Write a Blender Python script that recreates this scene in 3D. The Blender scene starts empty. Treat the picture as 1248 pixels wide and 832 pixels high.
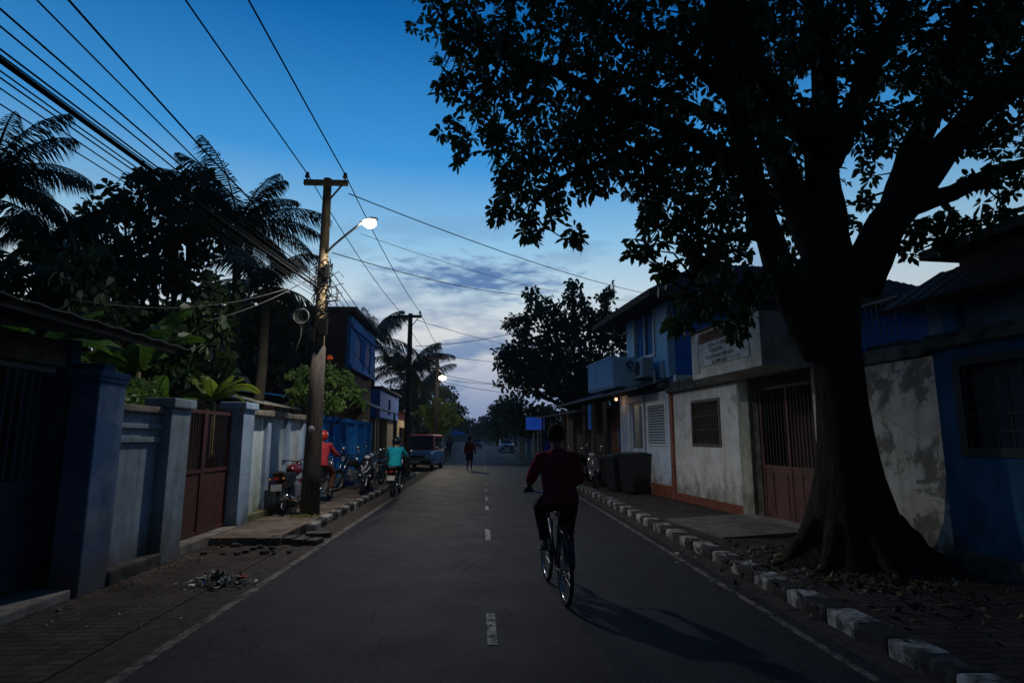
import bpy, bmesh, math, random
from mathutils import Vector, Matrix, noise
R = math.radians
random.seed(7)
S = bpy.context.scene
COL = S.collection
# ------------------------------------------------------------------ camera
FPX = 728.0; PIT = R(9.2); YAW = R(2.64); CH = 1.6
cd = bpy.data.cameras.new('camera'); cam = bpy.data.objects.new('camera', cd); COL.objects.link(cam)
cam.location = (0, 0, CH); cam.rotation_euler = (math.pi/2+PIT, 0, -YAW)
cd.sensor_width = 36; cd.lens = 36*FPX/1248; cd.clip_end = 4000; cd.clip_start = 0.05
S.camera = cam
S.render.resolution_x = 1024; S.render.resolution_y = 682
# ------------------------------------------------------------------ sky, exposure
S.view_settings.view_transform = 'Standard'; S.view_settings.look = 'None'
S.view_settings.exposure = 0.0; S.view_settings.gamma = 1
S.render.engine = 'CYCLES'
SKY_STRENGTH = 0.1
W = bpy.data.worlds.new('World'); S.world = W; W.use_nodes = True
def build_world():
    nt = W.node_tree; N = nt.nodes; L = nt.links
    for n in list(N): N.remove(n)
    out = N.new('ShaderNodeOutputWorld'); bg = N.new('ShaderNodeBackground'); bg.inputs[1].default_value = SKY_STRENGTH
    L.new(bg.outputs[0], out.inputs[0])
    sky = N.new('ShaderNodeTexSky'); sky.sky_type = 'NISHITA'; sky.sun_disc = False
    sky.sun_elevation = R(1.0); sky.sun_rotation = R(8); sky.air_density = 1.3; sky.dust_density = .6; sky.ozone_density = 4
    tc = N.new('ShaderNodeTexCoord'); sep = N.new('ShaderNodeSeparateXYZ'); L.new(tc.outputs['Generated'], sep.inputs[0])
    # dusk colours by elevation
    ramp = N.new('ShaderNodeValToRGB'); L.new(sep.outputs[2], ramp.inputs[0]); e = ramp.color_ramp.elements
    stops = [(0.0, (2.1, 2.9, 4.7)), (.055, (2.6, 3.3, 5.0)), (.11, (4.6, 5.1, 6.1)), (.17, (6.7, 6.9, 7.0)), (.235, (5.3, 6.7, 7.6)), (.31, (2.8, 5.4, 7.7)), (.43, (.5, 3.0, 6.9)), (.60, (.06, 1.35, 4.3)), (.78, (.03, .4, 1.6)), (1.0, (.02, .17, .75))]
    k = 8.0
    e[0].position = stops[0][0]; e[0].color = tuple(c/k for c in stops[0][1])+(1,)
    e[1].position = stops[-1][0]; e[1].color = tuple(c/k for c in stops[-1][1])+(1,)
    for p, c in stops[1:-1]:
        x = e.new(p); x.color = tuple(v/k for v in c)+(1,)
    sc = N.new('ShaderNodeVectorMath'); sc.operation = 'SCALE'; sc.inputs['Scale'].default_value = k; L.new(ramp.outputs[0], sc.inputs[0])
    # brighter towards the afterglow (straight ahead), deeper away from it
    dt = N.new('ShaderNodeVectorMath'); dt.operation = 'DOT_PRODUCT'; dt.inputs[1].default_value = (-.05, .97, .25); L.new(tc.outputs['Generated'], dt.inputs[0])
    az = N.new('ShaderNodeMapRange'); az.inputs[1].default_value = -.4; az.inputs[2].default_value = 1.0; az.inputs[3].default_value = .10; az.inputs[4].default_value = 1.06
    L.new(dt.outputs['Value'], az.inputs[0])
    sc2 = N.new('ShaderNodeVectorMath'); sc2.operation = 'SCALE'; L.new(sc.outputs[0], sc2.inputs[0]); L.new(az.outputs[0], sc2.inputs['Scale'])
    mx = N.new('ShaderNodeMixRGB'); mx.inputs[0].default_value = .04; L.new(sc2.outputs[0], mx.inputs[1]); L.new(sky.outputs[0], mx.inputs[2])
    # low cloud bands
    mp = N.new('ShaderNodeMapping'); mp.inputs['Scale'].default_value = (2.4, 2.4, 8.5); mp.inputs['Location'].default_value = (.35, .1, .42); L.new(tc.outputs['Generated'], mp.inputs[0])
    nz = N.new('ShaderNodeTexNoise'); nz.inputs['Scale'].default_value = 2.0; nz.inputs['Detail'].default_value = 4.5; nz.inputs['Roughness'].default_value = .55; L.new(mp.outputs[0], nz.inputs[0])
    cr = N.new('ShaderNodeMapRange'); cr.inputs[1].default_value = .52; cr.inputs[2].default_value = .64; L.new(nz.outputs[0], cr.inputs[0])
    lo = N.new('ShaderNodeMapRange'); lo.inputs[1].default_value = .40; lo.inputs[2].default_value = .16; L.new(sep.outputs[2], lo.inputs[0])
    mu = N.new('ShaderNodeMath'); mu.operation = 'MULTIPLY'; L.new(cr.outputs[0], mu.inputs[0]); L.new(lo.outputs[0], mu.inputs[1])
    mu2 = N.new('ShaderNodeMath'); mu2.operation = 'MULTIPLY'; mu2.inputs[1].default_value = .8; L.new(mu.outputs[0], mu2.inputs[0])
    # one darker cloud bank low over the road, right of the first pole
    bd = N.new('ShaderNodeVectorMath'); bd.operation = 'SUBTRACT'; bd.inputs[1].default_value = (-.02, .965, .262); L.new(tc.outputs['Generated'], bd.inputs[0])
    bs = N.new('ShaderNodeVectorMath'); bs.operation = 'MULTIPLY'; bs.inputs[1].default_value = (6.5, 3, 30); L.new(bd.outputs[0], bs.inputs[0])
    bl = N.new('ShaderNodeVectorMath'); bl.operation = 'LENGTH'; L.new(bs.outputs[0], bl.inputs[0])
    bn = N.new('ShaderNodeTexNoise'); bn.inputs['Scale'].default_value = 13; bn.inputs['Detail'].default_value = 6; L.new(mp.outputs[0], bn.inputs[0])
    ba = N.new('ShaderNodeMath'); ba.operation = 'MULTIPLY_ADD'; ba.inputs[1].default_value = 2.6; ba.inputs[2].default_value = -1.3; L.new(bn.outputs[0], ba.inputs[0])
    bb = N.new('ShaderNodeMath'); L.new(ba.outputs[0], bb.inputs[0]); L.new(bl.outputs['Value'], bb.inputs[1])
    br = N.new('ShaderNodeMapRange'); br.inputs[1].default_value = 1.15; br.inputs[2].default_value = .2; L.new(bb.outputs[0], br.inputs[0])
    bm_ = N.new('ShaderNodeMath'); bm_.operation = 'MAXIMUM'; L.new(mu2.outputs[0], bm_.inputs[0]); L.new(br.outputs[0], bm_.inputs[1]); mu2 = bm_
    mc = N.new('ShaderNodeMixRGB'); mc.inputs[2].default_value = (1.15, 2.2, 4.3, 1); L.new(mu2.outputs[0], mc.inputs[0]); L.new(mx.outputs[0], mc.inputs[1])
    L.new(mc.outputs[0], bg.inputs[0])
build_world()
# the sun is down: only a very weak soft glow of the western sky remains
sd = bpy.data.lights.new('sun', 'SUN'); sd.energy = .03; sd.angle = R(30); sd.color = (1, .85, .75)
so = bpy.data.objects.new('sun', sd); COL.objects.link(so); so.rotation_euler = (R(-82), 0, R(-8)); so.location = (0, 50, 30)

# ------------------------------------------------------------------ pixel helpers (1248 x 832 photograph -> world point)
_f = Vector((math.sin(YAW)*math.cos(PIT), math.cos(YAW)*math.cos(PIT), math.sin(PIT)))
_r = Vector((math.cos(YAW), -math.sin(YAW), 0)); _u = _r.cross(_f)
def ray(x, y): return _f*FPX + _r*(x-624) + _u*(416-y)
def AT(x, y, Y):
    d = ray(x, y); t = Y/d.y; return Vector((d.x*t, Y, CH+d.z*t))
# ------------------------------------------------------------------ materials
MATS = {}
def pm(name, c1, c2=None, scale=6, rough=.8, bump=.15, metal=0, detail=6, lo=.4, hi=.62, stain=None, brick=None, emit=None, es=0, stretch=(1, 1, 1), bscale=None, spec=.5, blotch=None):
    """procedural surface: base colour, second colour by noise, optional big stain / brick pattern / sharp peeling blotches"""
    if name in MATS: return MATS[name]
    m = bpy.data.materials.new(name); m.use_nodes = True; nt = m.node_tree; N = nt.nodes; L = nt.links
    b = N['Principled BSDF']; b.inputs['Roughness'].default_value = rough; b.inputs['Metallic'].default_value = metal
    b.inputs['Specular IOR Level'].default_value = spec if rough < .75 or name == 'asphalt' else .1
    c2 = c2 or tuple(v*.65 for v in c1)
    tc = N.new('ShaderNodeTexCoord'); mp = N.new('ShaderNodeMapping'); mp.inputs['Scale'].default_value = stretch; L.new(tc.outputs['Object'], mp.inputs[0])
    nz = N.new('ShaderNodeTexNoise'); nz.inputs['Scale'].default_value = scale; nz.inputs['Detail'].default_value = detail; nz.inputs['Roughness'].default_value = .62; L.new(mp.outputs[0], nz.inputs[0])
    mr = N.new('ShaderNodeMapRange'); mr.inputs[1].default_value = lo; mr.inputs[2].default_value = hi; L.new(nz.outputs[0], mr.inputs[0])
    mx = N.new('ShaderNodeMixRGB'); mx.inputs[1].default_value = (*c1, 1); mx.inputs[2].default_value = (*c2, 1); L.new(mr.outputs[0], mx.inputs[0])
    col = mx.outputs[0]; hgt = nz.outputs[0]
    if brick:
        bc, mortar, bw, bh, msz = brick
        bt = N.new('ShaderNodeTexBrick'); bt.inputs['Scale'].default_value = 1; bt.inputs['Brick Width'].default_value = bw; bt.inputs['Row Height'].default_value = bh
        bt.inputs['Mortar Size'].default_value = msz; bt.inputs['Color1'].default_value = (*c1, 1); bt.inputs['Color2'].default_value = (*bc, 1); bt.inputs['Mortar'].default_value = (*mortar, 1)
        L.new(tc.outputs['Object'], bt.inputs[0])
        m2 = N.new('ShaderNodeMixRGB'); m2.blend_type = 'MULTIPLY'; m2.inputs[0].default_value = .8; L.new(bt.outputs[0], m2.inputs[1])
        mr.inputs[3].default_value = 0
        m3 = N.new('ShaderNodeMixRGB'); m3.inputs[1].default_value = (1, 1, 1, 1); m3.inputs[2].default_value = (.45, .42, .4, 1); L.new(mr.outputs[0], m3.inputs[0]); L.new(m3.outputs[0], m2.inputs[2])
        col = m2.outputs[0]
        sb = N.new('ShaderNodeMath'); sb.operation = 'SUBTRACT'; L.new(nz.outputs[0], sb.inputs[0]); L.new(bt.outputs['Fac'], sb.inputs[1]); hgt = sb.outputs[0]
    if blotch:
        bc, bs, th = blotch
        n3 = N.new('ShaderNodeTexNoise'); n3.inputs['Scale'].default_value = bs; n3.inputs['Detail'].default_value = 12; n3.inputs['Roughness'].default_value = .68; n3.inputs['Distortion'].default_value = .25; L.new(tc.outputs['Object'], n3.inputs[0])
        r3 = N.new('ShaderNodeMapRange'); r3.inputs[1].default_value = th; r3.inputs[2].default_value = th+.05; r3.inputs[4].default_value = .8; L.new(n3.outputs[0], r3.inputs[0])
        m5 = N.new('ShaderNodeMixRGB'); L.new(r3.outputs[0], m5.inputs[0]); L.new(col, m5.inputs[1]); m5.inputs[2].default_value = (*bc, 1); col = m5.outputs[0]
    if blotch or stain:      # rain streaks and soot running down, plus fine cracks
        ms = N.new('ShaderNodeMapping'); ms.inputs['Scale'].default_value = (7, 7, .55); L.new(tc.outputs['Object'], ms.inputs[0])
        n4 = N.new('ShaderNodeTexNoise'); n4.inputs['Scale'].default_value = 1.3; n4.inputs['Detail'].default_value = 9; n4.inputs['Roughness'].default_value = .7; L.new(ms.outputs[0], n4.inputs[0])
        r4 = N.new('ShaderNodeMapRange'); r4.inputs[1].default_value = .48; r4.inputs[2].default_value = .72; r4.inputs[4].default_value = .5; L.new(n4.outputs[0], r4.inputs[0])
        m6 = N.new('ShaderNodeMixRGB'); m6.blend_type = 'MULTIPLY'; L.new(r4.outputs[0], m6.inputs[0]); L.new(col, m6.inputs[1]); m6.inputs[2].default_value = (.38, .36, .33, 1); col = m6.outputs[0]
        vo = N.new('ShaderNodeTexVoronoi'); vo.feature = 'DISTANCE_TO_EDGE'; vo.inputs['Scale'].default_value = 1.1
        dn = N.new('ShaderNodeMixRGB'); dn.inputs[0].default_value = .22; L.new(tc.outputs['Object'], dn.inputs[1]); L.new(n4.outputs[1], dn.inputs[2]); L.new(dn.outputs[0], vo.inputs[0])
        r5 = N.new('ShaderNodeMapRange'); r5.inputs[1].default_value = .0; r5.inputs[2].default_value = .007; r5.inputs[3].default_value = .5; r5.inputs[4].default_value = 0; L.new(vo.outputs[0], r5.inputs[0])
        m7 = N.new('ShaderNodeMixRGB'); L.new(r5.outputs[0], m7.inputs[0]); L.new(col, m7.inputs[1]); m7.inputs[2].default_value = (.07, .06, .055, 1); col = m7.outputs[0]
    if stain:
        sc_, z0, z1 = stain   # grime colour climbing from the ground between z0 and z1, broken by noise
        sp = N.new('ShaderNodeSeparateXYZ'); L.new(tc.outputs['Object'], sp.inputs[0])
        n2 = N.new('ShaderNodeTexNoise'); n2.inputs['Scale'].default_value = 3.2; n2.inputs['Detail'].default_value = 6; L.new(tc.outputs['Object'], n2.inputs[0])
        ad = N.new('ShaderNodeMath'); ad.operation = 'MULTIPLY_ADD'; ad.inputs[1].default_value = -1.6; ad.inputs[2].default_value = .8; L.new(n2.outputs[0], ad.inputs[0])
        a2 = N.new('ShaderNodeMath'); L.new(sp.outputs[2], a2.inputs[0]); L.new(ad.outputs[0], a2.inputs[1])
        r2 = N.new('ShaderNodeMapRange'); r2.inputs[1].default_value = z1; r2.inputs[2].default_value = z0; r2.inputs[4].default_value = .85; L.new(a2.outputs[0], r2.inputs[0])
        m4 = N.new('ShaderNodeMixRGB'); L.new(r2.outputs[0], m4.inputs[0]); L.new(col, m4.inputs[1]); m4.inputs[2].default_value = (*sc_, 1); col = m4.outputs[0]
    L.new(col, b.inputs['Base Color'])
    if bump:
        bp = N.new('ShaderNodeBump'); bp.inputs['Strength'].default_value = bump; bp.inputs['Distance'].default_value = bscale or .02; L.new(hgt, bp.inputs['Height']); L.new(bp.outputs[0], b.inputs['Normal'])
    if emit:
        b.inputs['Emission Color'].default_value = (*emit, 1); b.inputs['Emission Strength'].default_value = es
    MATS[name] = m; return m
def leafmat(name, c, c2, rough=.5, trans=.25):
    if name in MATS: return MATS[name]
    m = pm(name, c, c2, scale=1.3, rough=rough, bump=0, lo=.35, hi=.65)
    b = m.node_tree.nodes['Principled BSDF']; nt = m.node_tree; o = nt.nodes['Material Output']
    t = nt.nodes.new('ShaderNodeBsdfTranslucent'); t.inputs[0].default_value = (c[0]*1.6, c[1]*1.6, c[2]*.8, 1)
    mix = nt.nodes.new('ShaderNodeMixShader'); mix.inputs[0].default_value = trans
    nt.links.new(b.outputs[0], mix.inputs[1]); nt.links.new(t.outputs[0], mix.inputs[2]); nt.links.new(mix.outputs[0], o.inputs[0]); return m
def glassmat(name, c=(.02, .03, .05)): return pm(name, c, c, rough=.08, bump=0, spec=.8)

def asphalt():
    m = pm('asphalt', (.008, .0155, .031), (.026, .041, .066), scale=70, rough=.7, bump=1, bscale=.02, detail=12, lo=.40, hi=.72, spec=.13)
    nt = m.node_tree; N = nt.nodes; L = nt.links; b = N['Principled BSDF']; old = b.inputs['Base Color'].links[0].from_socket
    tc = [n for n in N if n.type == 'TEX_COORD'][0]; geo = tc.outputs['Object']; col = old
    def layer(scale3, sc, lo, hi, tint, amt, dist=.3):
        nonlocal col
        mp = N.new('ShaderNodeMapping'); mp.inputs['Scale'].default_value = scale3; L.new(geo, mp.inputs[0])
        n = N.new('ShaderNodeTexNoise'); n.inputs['Scale'].default_value = sc; n.inputs['Detail'].default_value = 8; n.inputs['Distortion'].default_value = dist; L.new(mp.outputs[0], n.inputs[0])
        r = N.new('ShaderNodeMapRange'); r.inputs[1].default_value = lo; r.inputs[2].default_value = hi; r.inputs[4].default_value = amt; L.new(n.outputs[0], r.inputs[0])
        x = N.new('ShaderNodeMixRGB'); x.blend_type = 'MULTIPLY'; L.new(r.outputs[0], x.inputs[0]); L.new(col, x.inputs[1]); x.inputs[2].default_value = (*tint, 1); col = x.outputs[0]; return r
    vs = N.new('ShaderNodeTexVoronoi'); vs.inputs['Scale'].default_value = 60; L.new(geo, vs.inputs[0])
    sv = N.new('ShaderNodeSeparateXYZ'); L.new(vs.outputs['Color'], sv.inputs[0]); rs = N.new('ShaderNodeMapRange'); rs.inputs[1].default_value = .72; rs.inputs[2].default_value = 1; L.new(sv.outputs[0], rs.inputs[0])
    xs = N.new('ShaderNodeMixRGB'); L.new(rs.outputs[0], xs.inputs[0]); L.new(col, xs.inputs[1]); xs.inputs[2].default_value = (.12, .135, .15, 1); col = xs.outputs[0]   # pale stones in the aggregate
    layer((1.6, .06, 1), .9, .42, .62, (.5, .5, .52), .9)          # worn wheel tracks along the road
    layer((1, .45, 1), .55, .50, .54, (.62, .63, .66), .8)          # old patches
    layer((1, 1, 1), 2.4, .6, .7, (.35, .35, .37), .8)              # oil spots
    sp = N.new('ShaderNodeSeparateXYZ'); L.new(geo, sp.inputs[0]); ab = N.new('ShaderNodeMath'); ab.operation = 'ABSOLUTE'; L.new(sp.outputs[0], ab.inputs[0])
    nd = N.new('ShaderNodeTexNoise'); nd.inputs['Scale'].default_value = 1.7; nd.inputs['Detail'].default_value = 8; L.new(geo, nd.inputs[0])
    ad = N.new('ShaderNodeMath'); L.new(ab.outputs[0], ad.inputs[0]); L.new(nd.outputs[0], ad.inputs[1])
    r = N.new('ShaderNodeMapRange'); r.inputs[1].default_value = 2.75; r.inputs[2].default_value = 3.5; r.inputs[4].default_value = .75; L.new(ad.outputs[0], r.inputs[0])
    x = N.new('ShaderNodeMixRGB'); L.new(r.outputs[0], x.inputs[0]); L.new(col, x.inputs[1]); x.inputs[2].default_value = (.045, .04, .038, 1); col = x.outputs[0]   # drifted dust at the sides
    vo = N.new('ShaderNodeTexVoronoi'); vo.feature = 'DISTANCE_TO_EDGE'; vo.inputs['Scale'].default_value = .42
    n5 = N.new('ShaderNodeTexNoise'); n5.inputs['Scale'].default_value = 1.4; n5.inputs['Detail'].default_value = 9; L.new(geo, n5.inputs[0])
    dn = N.new('ShaderNodeMixRGB'); dn.blend_type = 'ADD'; dn.inputs[0].default_value = .9; L.new(geo, dn.inputs[1]); L.new(n5.outputs[1], dn.inputs[2]); L.new(dn.outputs[0], vo.inputs[0])
    r5 = N.new('ShaderNodeMapRange'); r5.inputs[1].default_value = 0; r5.inputs[2].default_value = .006; r5.inputs[3].default_value = .8; r5.inputs[4].default_value = 0; L.new(vo.outputs[0], r5.inputs[0])
    x = N.new('ShaderNodeMixRGB'); L.new(r5.outputs[0], x.inputs[0]); L.new(col, x.inputs[1]); x.inputs[2].default_value = (.006, .006, .007, 1); L.new(x.outputs[0], b.inputs['Base Color'])
    rr = N.new('ShaderNodeMapRange'); rr.inputs[3].default_value = .52; rr.inputs[4].default_value = .82; L.new(nd.outputs[0], rr.inputs[0]); L.new(rr.outputs[0], b.inputs['Roughness'])
    return m
M_asphalt = asphalt()
M_paint = pm('road_paint', (.24, .21, .17), (.035, .035, .038), scale=9, rough=.8, bump=.3, lo=.38, hi=.62)
M_dash = pm('dash_paint', (.42, .42, .38), (.05, .05, .05), scale=11, rough=.8, bump=.3, lo=.42, hi=.62)
M_dirt = pm('dirt', (.11, .085, .065), (.06, .048, .04), scale=3, rough=.95, bump=.6, bscale=.03)
M_paver = pm('brick_paver', (.105, .08, .068), scale=2.2, rough=.9, bump=.8, bscale=.012, brick=((.075, .06, .052), (.035, .03, .027), .21, .105, .008))
M_paver2 = pm('concrete_paver', (.24, .19, .15), scale=1.8, rough=.9, bump=.6, bscale=.01, brick=((.2, .16, .13), (.07, .06, .05), .3, .3, .008))
M_kerb_w = pm('kerb_white', (.44, .43, .4), (.09, .085, .075), scale=6, rough=.9, bump=.9, lo=.42, hi=.58)
M_kerb_b = pm('kerb_black', (.04, .038, .036), (.13, .12, .105), scale=9, rough=.85, bump=.5, lo=.5, hi=.75)
M_conc = pm('concrete', (.3, .27, .23), (.16, .14, .12), scale=4, rough=.9, bump=.4)
M_conc_d = pm('mossy_concrete', (.13, .12, .1), (.05, .05, .045), scale=5, rough=.95, bump=.5)
M_white = pm('whitewash', (.78, .76, .7), (.6, .57, .5), scale=1.6, rough=.9, bump=.5, stain=((.16, .12, .07), .05, .75), blotch=((.3, .26, .22), 1.1, .60))
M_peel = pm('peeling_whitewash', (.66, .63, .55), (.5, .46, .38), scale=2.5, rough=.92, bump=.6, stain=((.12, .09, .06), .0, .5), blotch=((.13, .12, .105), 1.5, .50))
M_lblue = pm('pale_blue_plaster', (.36, .48, .62), (.27, .36, .47), scale=1.8, rough=.85, bump=.3, stain=((.1, .09, .08), .0, .5), blotch=((.2, .22, .24), 1.8, .62))
M_pblue = pm('powder_blue_plaster', (.46, .74, .95), (.38, .64, .86), scale=2, rough=.8, bump=.2)
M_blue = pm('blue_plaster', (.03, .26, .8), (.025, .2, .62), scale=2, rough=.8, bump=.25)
M_dblue = pm('deep_blue_plaster', (.045, .15, .27), (.03, .1, .18), scale=1.5, rough=.9, bump=.4, stain=((.04, .04, .045), .1, .8))  # on the right edge house this blue stands in for wall shade
M_bfence = pm('blue_sheet_metal', (.03, .3, .75), (.025, .2, .5), scale=3, rough=.8, bump=.1, stretch=(1, 1, .2), stain=((.05, .05, .06), 0, .4))
M_gateblue = pm('dark_blue_gate_paint', (.03, .05, .085), (.02, .032, .055), scale=5, rough=.5, bump=.1)
M_rust = pm('rust_red_paint', (.1, .024, .018), (.05, .018, .014), scale=7, rough=.65, bump=.2, blotch=((.06, .03, .02), 3, .62))
M_brown = pm('brown_gate_paint', (.16, .06, .045), (.09, .04, .03), scale=6, rough=.6, bump=.2)
M_skirt = pm('brick_red_skirting', (.33, .1, .055), (.2, .07, .045), scale=5, rough=.85, bump=.3, stain=((.12, .08, .06), -.3, .35))
M_iron = pm('dark_iron', (.05, .05, .05), (.09, .06, .04), scale=12, rough=.6, bump=.2)
M_tile = pm('roof_tile', (.11, .06, .05), (.06, .04, .04), scale=5, rough=.8, bump=.3)
M_sheet = pm('roof_sheet', (.1, .11, .13), (.06, .055, .055), scale=4, rough=.55, bump=.2)
M_brownwall = pm('brown_wall', (.14, .09, .07), (.09, .06, .05), scale=3, rough=.9, bump=.3)
M_cream = pm('cream_plaster', (.5, .42, .28), (.36, .29, .19), scale=3, rough=.9, bump=.2)
M_wood = pm('weathered_wood', (.13, .1, .075), (.07, .055, .045), scale=5, rough=.85, bump=.4, stretch=(4, 4, .5))
M_pole = pm('pole_wood', (.24, .18, .10), (.1, .075, .05), scale=6, rough=.85, bump=.5, stretch=(4, 4, .4))
M_pole_d = pm('tarred_pole', (.09, .075, .065), (.05, .045, .04), scale=6, rough=.85, bump=.4, stretch=(4, 4, .4))
M_bark = pm('bark', (.055, .045, .038), (.028, .024, .02), scale=3.5, rough=.95, bump=1.0, bscale=.12, stretch=(3, 3, .7), detail=12)
M_palmbark = pm('palm_bark', (.08, .07, .055), (.045, .04, .033), scale=3, rough=.95, bump=.7, stretch=(.6, .6, 7))
M_leaf = leafmat('broad_leaf', (.035, .065, .02), (.02, .04, .014))
M_leaf2 = leafmat('bush_leaf', (.12, .2, .04), (.06, .12, .025))
M_leaf3 = leafmat('lime_leaf', (.3, .38, .05), (.14, .22, .03))
M_leaf_d = leafmat('far_leaf', (.035, .06, .028), (.022, .042, .022))
M_palm = leafmat('palm_leaf', (.022, .04, .014), (.035, .045, .018), rough=.6, trans=.12)
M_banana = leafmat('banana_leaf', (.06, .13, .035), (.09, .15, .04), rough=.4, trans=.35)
M_dryleaf = leafmat('dry_leaf', (.3, .24, .1), (.17, .12, .05), trans=.2)
M_black = pm('black_plastic', (.02, .02, .022), (.03, .03, .032), scale=20, rough=.45, bump=.05)
M_rubber = pm('rubber', (.018, .018, .018), (.03, .03, .028), scale=15, rough=.8, bump=.2)
M_chrome = pm('chrome', (.6, .6, .6), (.45, .45, .45), rough=.22, bump=.02, metal=1)
M_steel = pm('galvanised_steel', (.42, .43, .44), (.3, .3, .3), rough=.45, bump=.1, metal=.8)
M_cable = pm('cable_black', (.003, .003, .003), (.005, .005, .005), rough=.9, bump=0)
M_cable_l = pm('cable_grey', (.16, .16, .16), (.1, .1, .1), rough=.6, bump=0)
M_skin = pm('skin', (.13, .07, .045), (.11, .06, .04), scale=9, rough=.55, bump=.05)
M_hair = pm('hair', (.004, .0035, .0035), (.007, .006, .006), scale=90, rough=.95, bump=1, bscale=.01)
M_glass = glassmat('dark_glass')
M_mirror = pm('lamp_glass', (.7, .72, .75), (.6, .62, .65), rough=.12, bump=0)
def paint(name, c, rough=.3): return pm(name, c, tuple(v*.85 for v in c), scale=3, rough=rough, bump=.02)
def cloth(name, c): return pm(name, c, tuple(v*.75 for v in c), scale=8, rough=.95, bump=.4, bscale=.015)
# ------------------------------------------------------------------ mesh helpers
MW = {}           # world matrix of every object we parent under
FRAME = Matrix.Identity(4)
class frame:
    def __init__(s, m): s.m = m
    def __enter__(s):
        global FRAME
        s.o = FRAME; FRAME = s.m
    def __exit__(s, *a):
        global FRAME
        FRAME = s.o
def mat_of(loc, rz=0): return Matrix.Translation(Vector(loc)) @ Matrix.Rotation(rz, 4, 'Z')
def tag(o, label=None, cat=None, group=None, kind=None):
    if label: o['label'] = label
    if cat: o['category'] = cat
    if group: o['group'] = group
    if kind: o['kind'] = kind
    return o
def T(name, label, cat, loc, rz=0, group=None, rx=0):
    """an Empty at the thing's base; loc is in the current frame"""
    o = bpy.data.objects.new(name, None); COL.objects.link(o)
    w = FRAME @ mat_of(loc, rz)
    if rx: w = w @ Matrix.Rotation(rx, 4, 'Y')
    o.matrix_world = w; o.location = w.to_translation(); o.rotation_euler = w.to_euler()
    o.empty_display_size = .2
    MW[o] = w; return tag(o, label, cat, group)
class MB:
    def __init__(s): s.bm = bmesh.new(); s.mi = 0
    def _v(s, co): return s.bm.verts.new(co)
    def face(s, vs):
        f = s.bm.faces.new(vs); f.material_index = s.mi; return f
    def box(s, x0, x1, y0, y1, z0, z1, bev=0, rz=0):
        if x0 > x1: x0, x1 = x1, x0
        if y0 > y1: y0, y1 = y1, y0
        if z0 > z1: z0, z1 = z1, z0
        c = Vector(((x0+x1)/2, (y0+y1)/2, (z0+z1)/2)); m = Matrix.Translation(c) @ Matrix.Rotation(rz, 4, 'Z')
        v = [s._v(m @ Vector(((x1-x0)/2*i, (y1-y0)/2*j, (z1-z0)/2*k))) for i in (-1, 1) for j in (-1, 1) for k in (-1, 1)]
        fs = [s.face([v[i] for i in q]) for q in ((0, 1, 3, 2), (4, 6, 7, 5), (0, 4, 5, 1), (2, 3, 7, 6), (0, 2, 6, 4), (1, 5, 7, 3))]
        if bev:
            es = list({e for f in fs for e in f.edges})
            r = bmesh.ops.bevel(s.bm, geom=es, offset=bev, segments=2, profile=.6, affect='EDGES')
            for f in r['faces']: f.material_index = s.mi
        return s
    def beam(s, a, b, w, h, up=(0, 0, 1)):
        a = Vector(a); b = Vector(b); d = (b-a).normalized(); up = Vector(up)
        if abs(d.dot(up)) > .98: up = Vector((1, 0, 0))
        x = d.cross(up).normalized(); y = x.cross(d)
        q = [(-1, -1), (1, -1), (1, 1), (-1, 1)]
        A = [s._v(a+x*i*w/2+y*j*h/2) for i, j in q]; B = [s._v(b+x*i*w/2+y*j*h/2) for i, j in q]
        s.face(A[::-1]); s.face(B)
        for i in range(4): s.face([A[i], A[(i+1) % 4], B[(i+1) % 4], B[i]])
        return s
    def tube(s, pts, rad, seg=8, cap=True, wob=0):
        pts = [Vector(p) for p in pts]; n = len(pts)
        if not hasattr(rad, '__len__'): rad = [rad]*n
        rings = []; prev = None
        for i, p in enumerate(pts):
            t = (pts[min(i+1, n-1)]-pts[max(i-1, 0)]).normalized()
            if prev is None:
                a = Vector((0, 0, 1)) if abs(t.z) < .9 else Vector((1, 0, 0)); x = t.cross(a).normalized()
            else:
                x = (prev-t*prev.dot(t))
                x = x.normalized() if x.length > 1e-6 else t.orthogonal().normalized()
            prev = x; y = t.cross(x)
            ring = []
            for k in range(seg):
                a = 2*math.pi*k/seg; q = rad[i]
                if wob: q *= 1+wob*noise.noise(Vector((math.cos(a)*1.7, math.sin(a)*1.7, i*.45))+p*.3)
                ring.append(s._v(p+(x*math.cos(a)+y*math.sin(a))*q))
            rings.append(ring)
        for i in range(n-1):
            for k in range(seg): s.face([rings[i][k], rings[i][(k+1) % seg], rings[i+1][(k+1) % seg], rings[i+1][k]])
        if cap and seg > 2: s.face(rings[0][::-1]); s.face(rings[-1])
        return s
    def lathe(s, prof, c=(0, 0, 0), axis='Z', seg=20, closed=False):
        c = Vector(c); rings = []
        for r, h in prof:
            ring = []
            for k in range(seg):
                a = 2*math.pi*k/seg; u, v = math.cos(a)*r, math.sin(a)*r
                ring.append(s._v(c+(Vector((u, v, h)) if axis == 'Z' else Vector((h, u, v)) if axis == 'X' else Vector((v, h, u)))))
            rings.append(ring)
        m = len(rings)
        for i in range(m if closed else m-1):
            a, b = rings[i], rings[(i+1) % m]
            for k in range(seg): s.face([a[k], a[(k+1) % seg], b[(k+1) % seg], b[k]])
        if not closed: s.face(rings[0][::-1]); s.face(rings[-1])
        return s
    def torus(s, c, R_, r, axis='X', seg=28, sides=8, sx=1):
        prof = [(R_+r*math.cos(2*math.pi*k/sides), r*sx*math.sin(2*math.pi*k/sides)) for k in range(sides)]
        return s.lathe(prof, c, axis, seg, closed=True)
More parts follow.
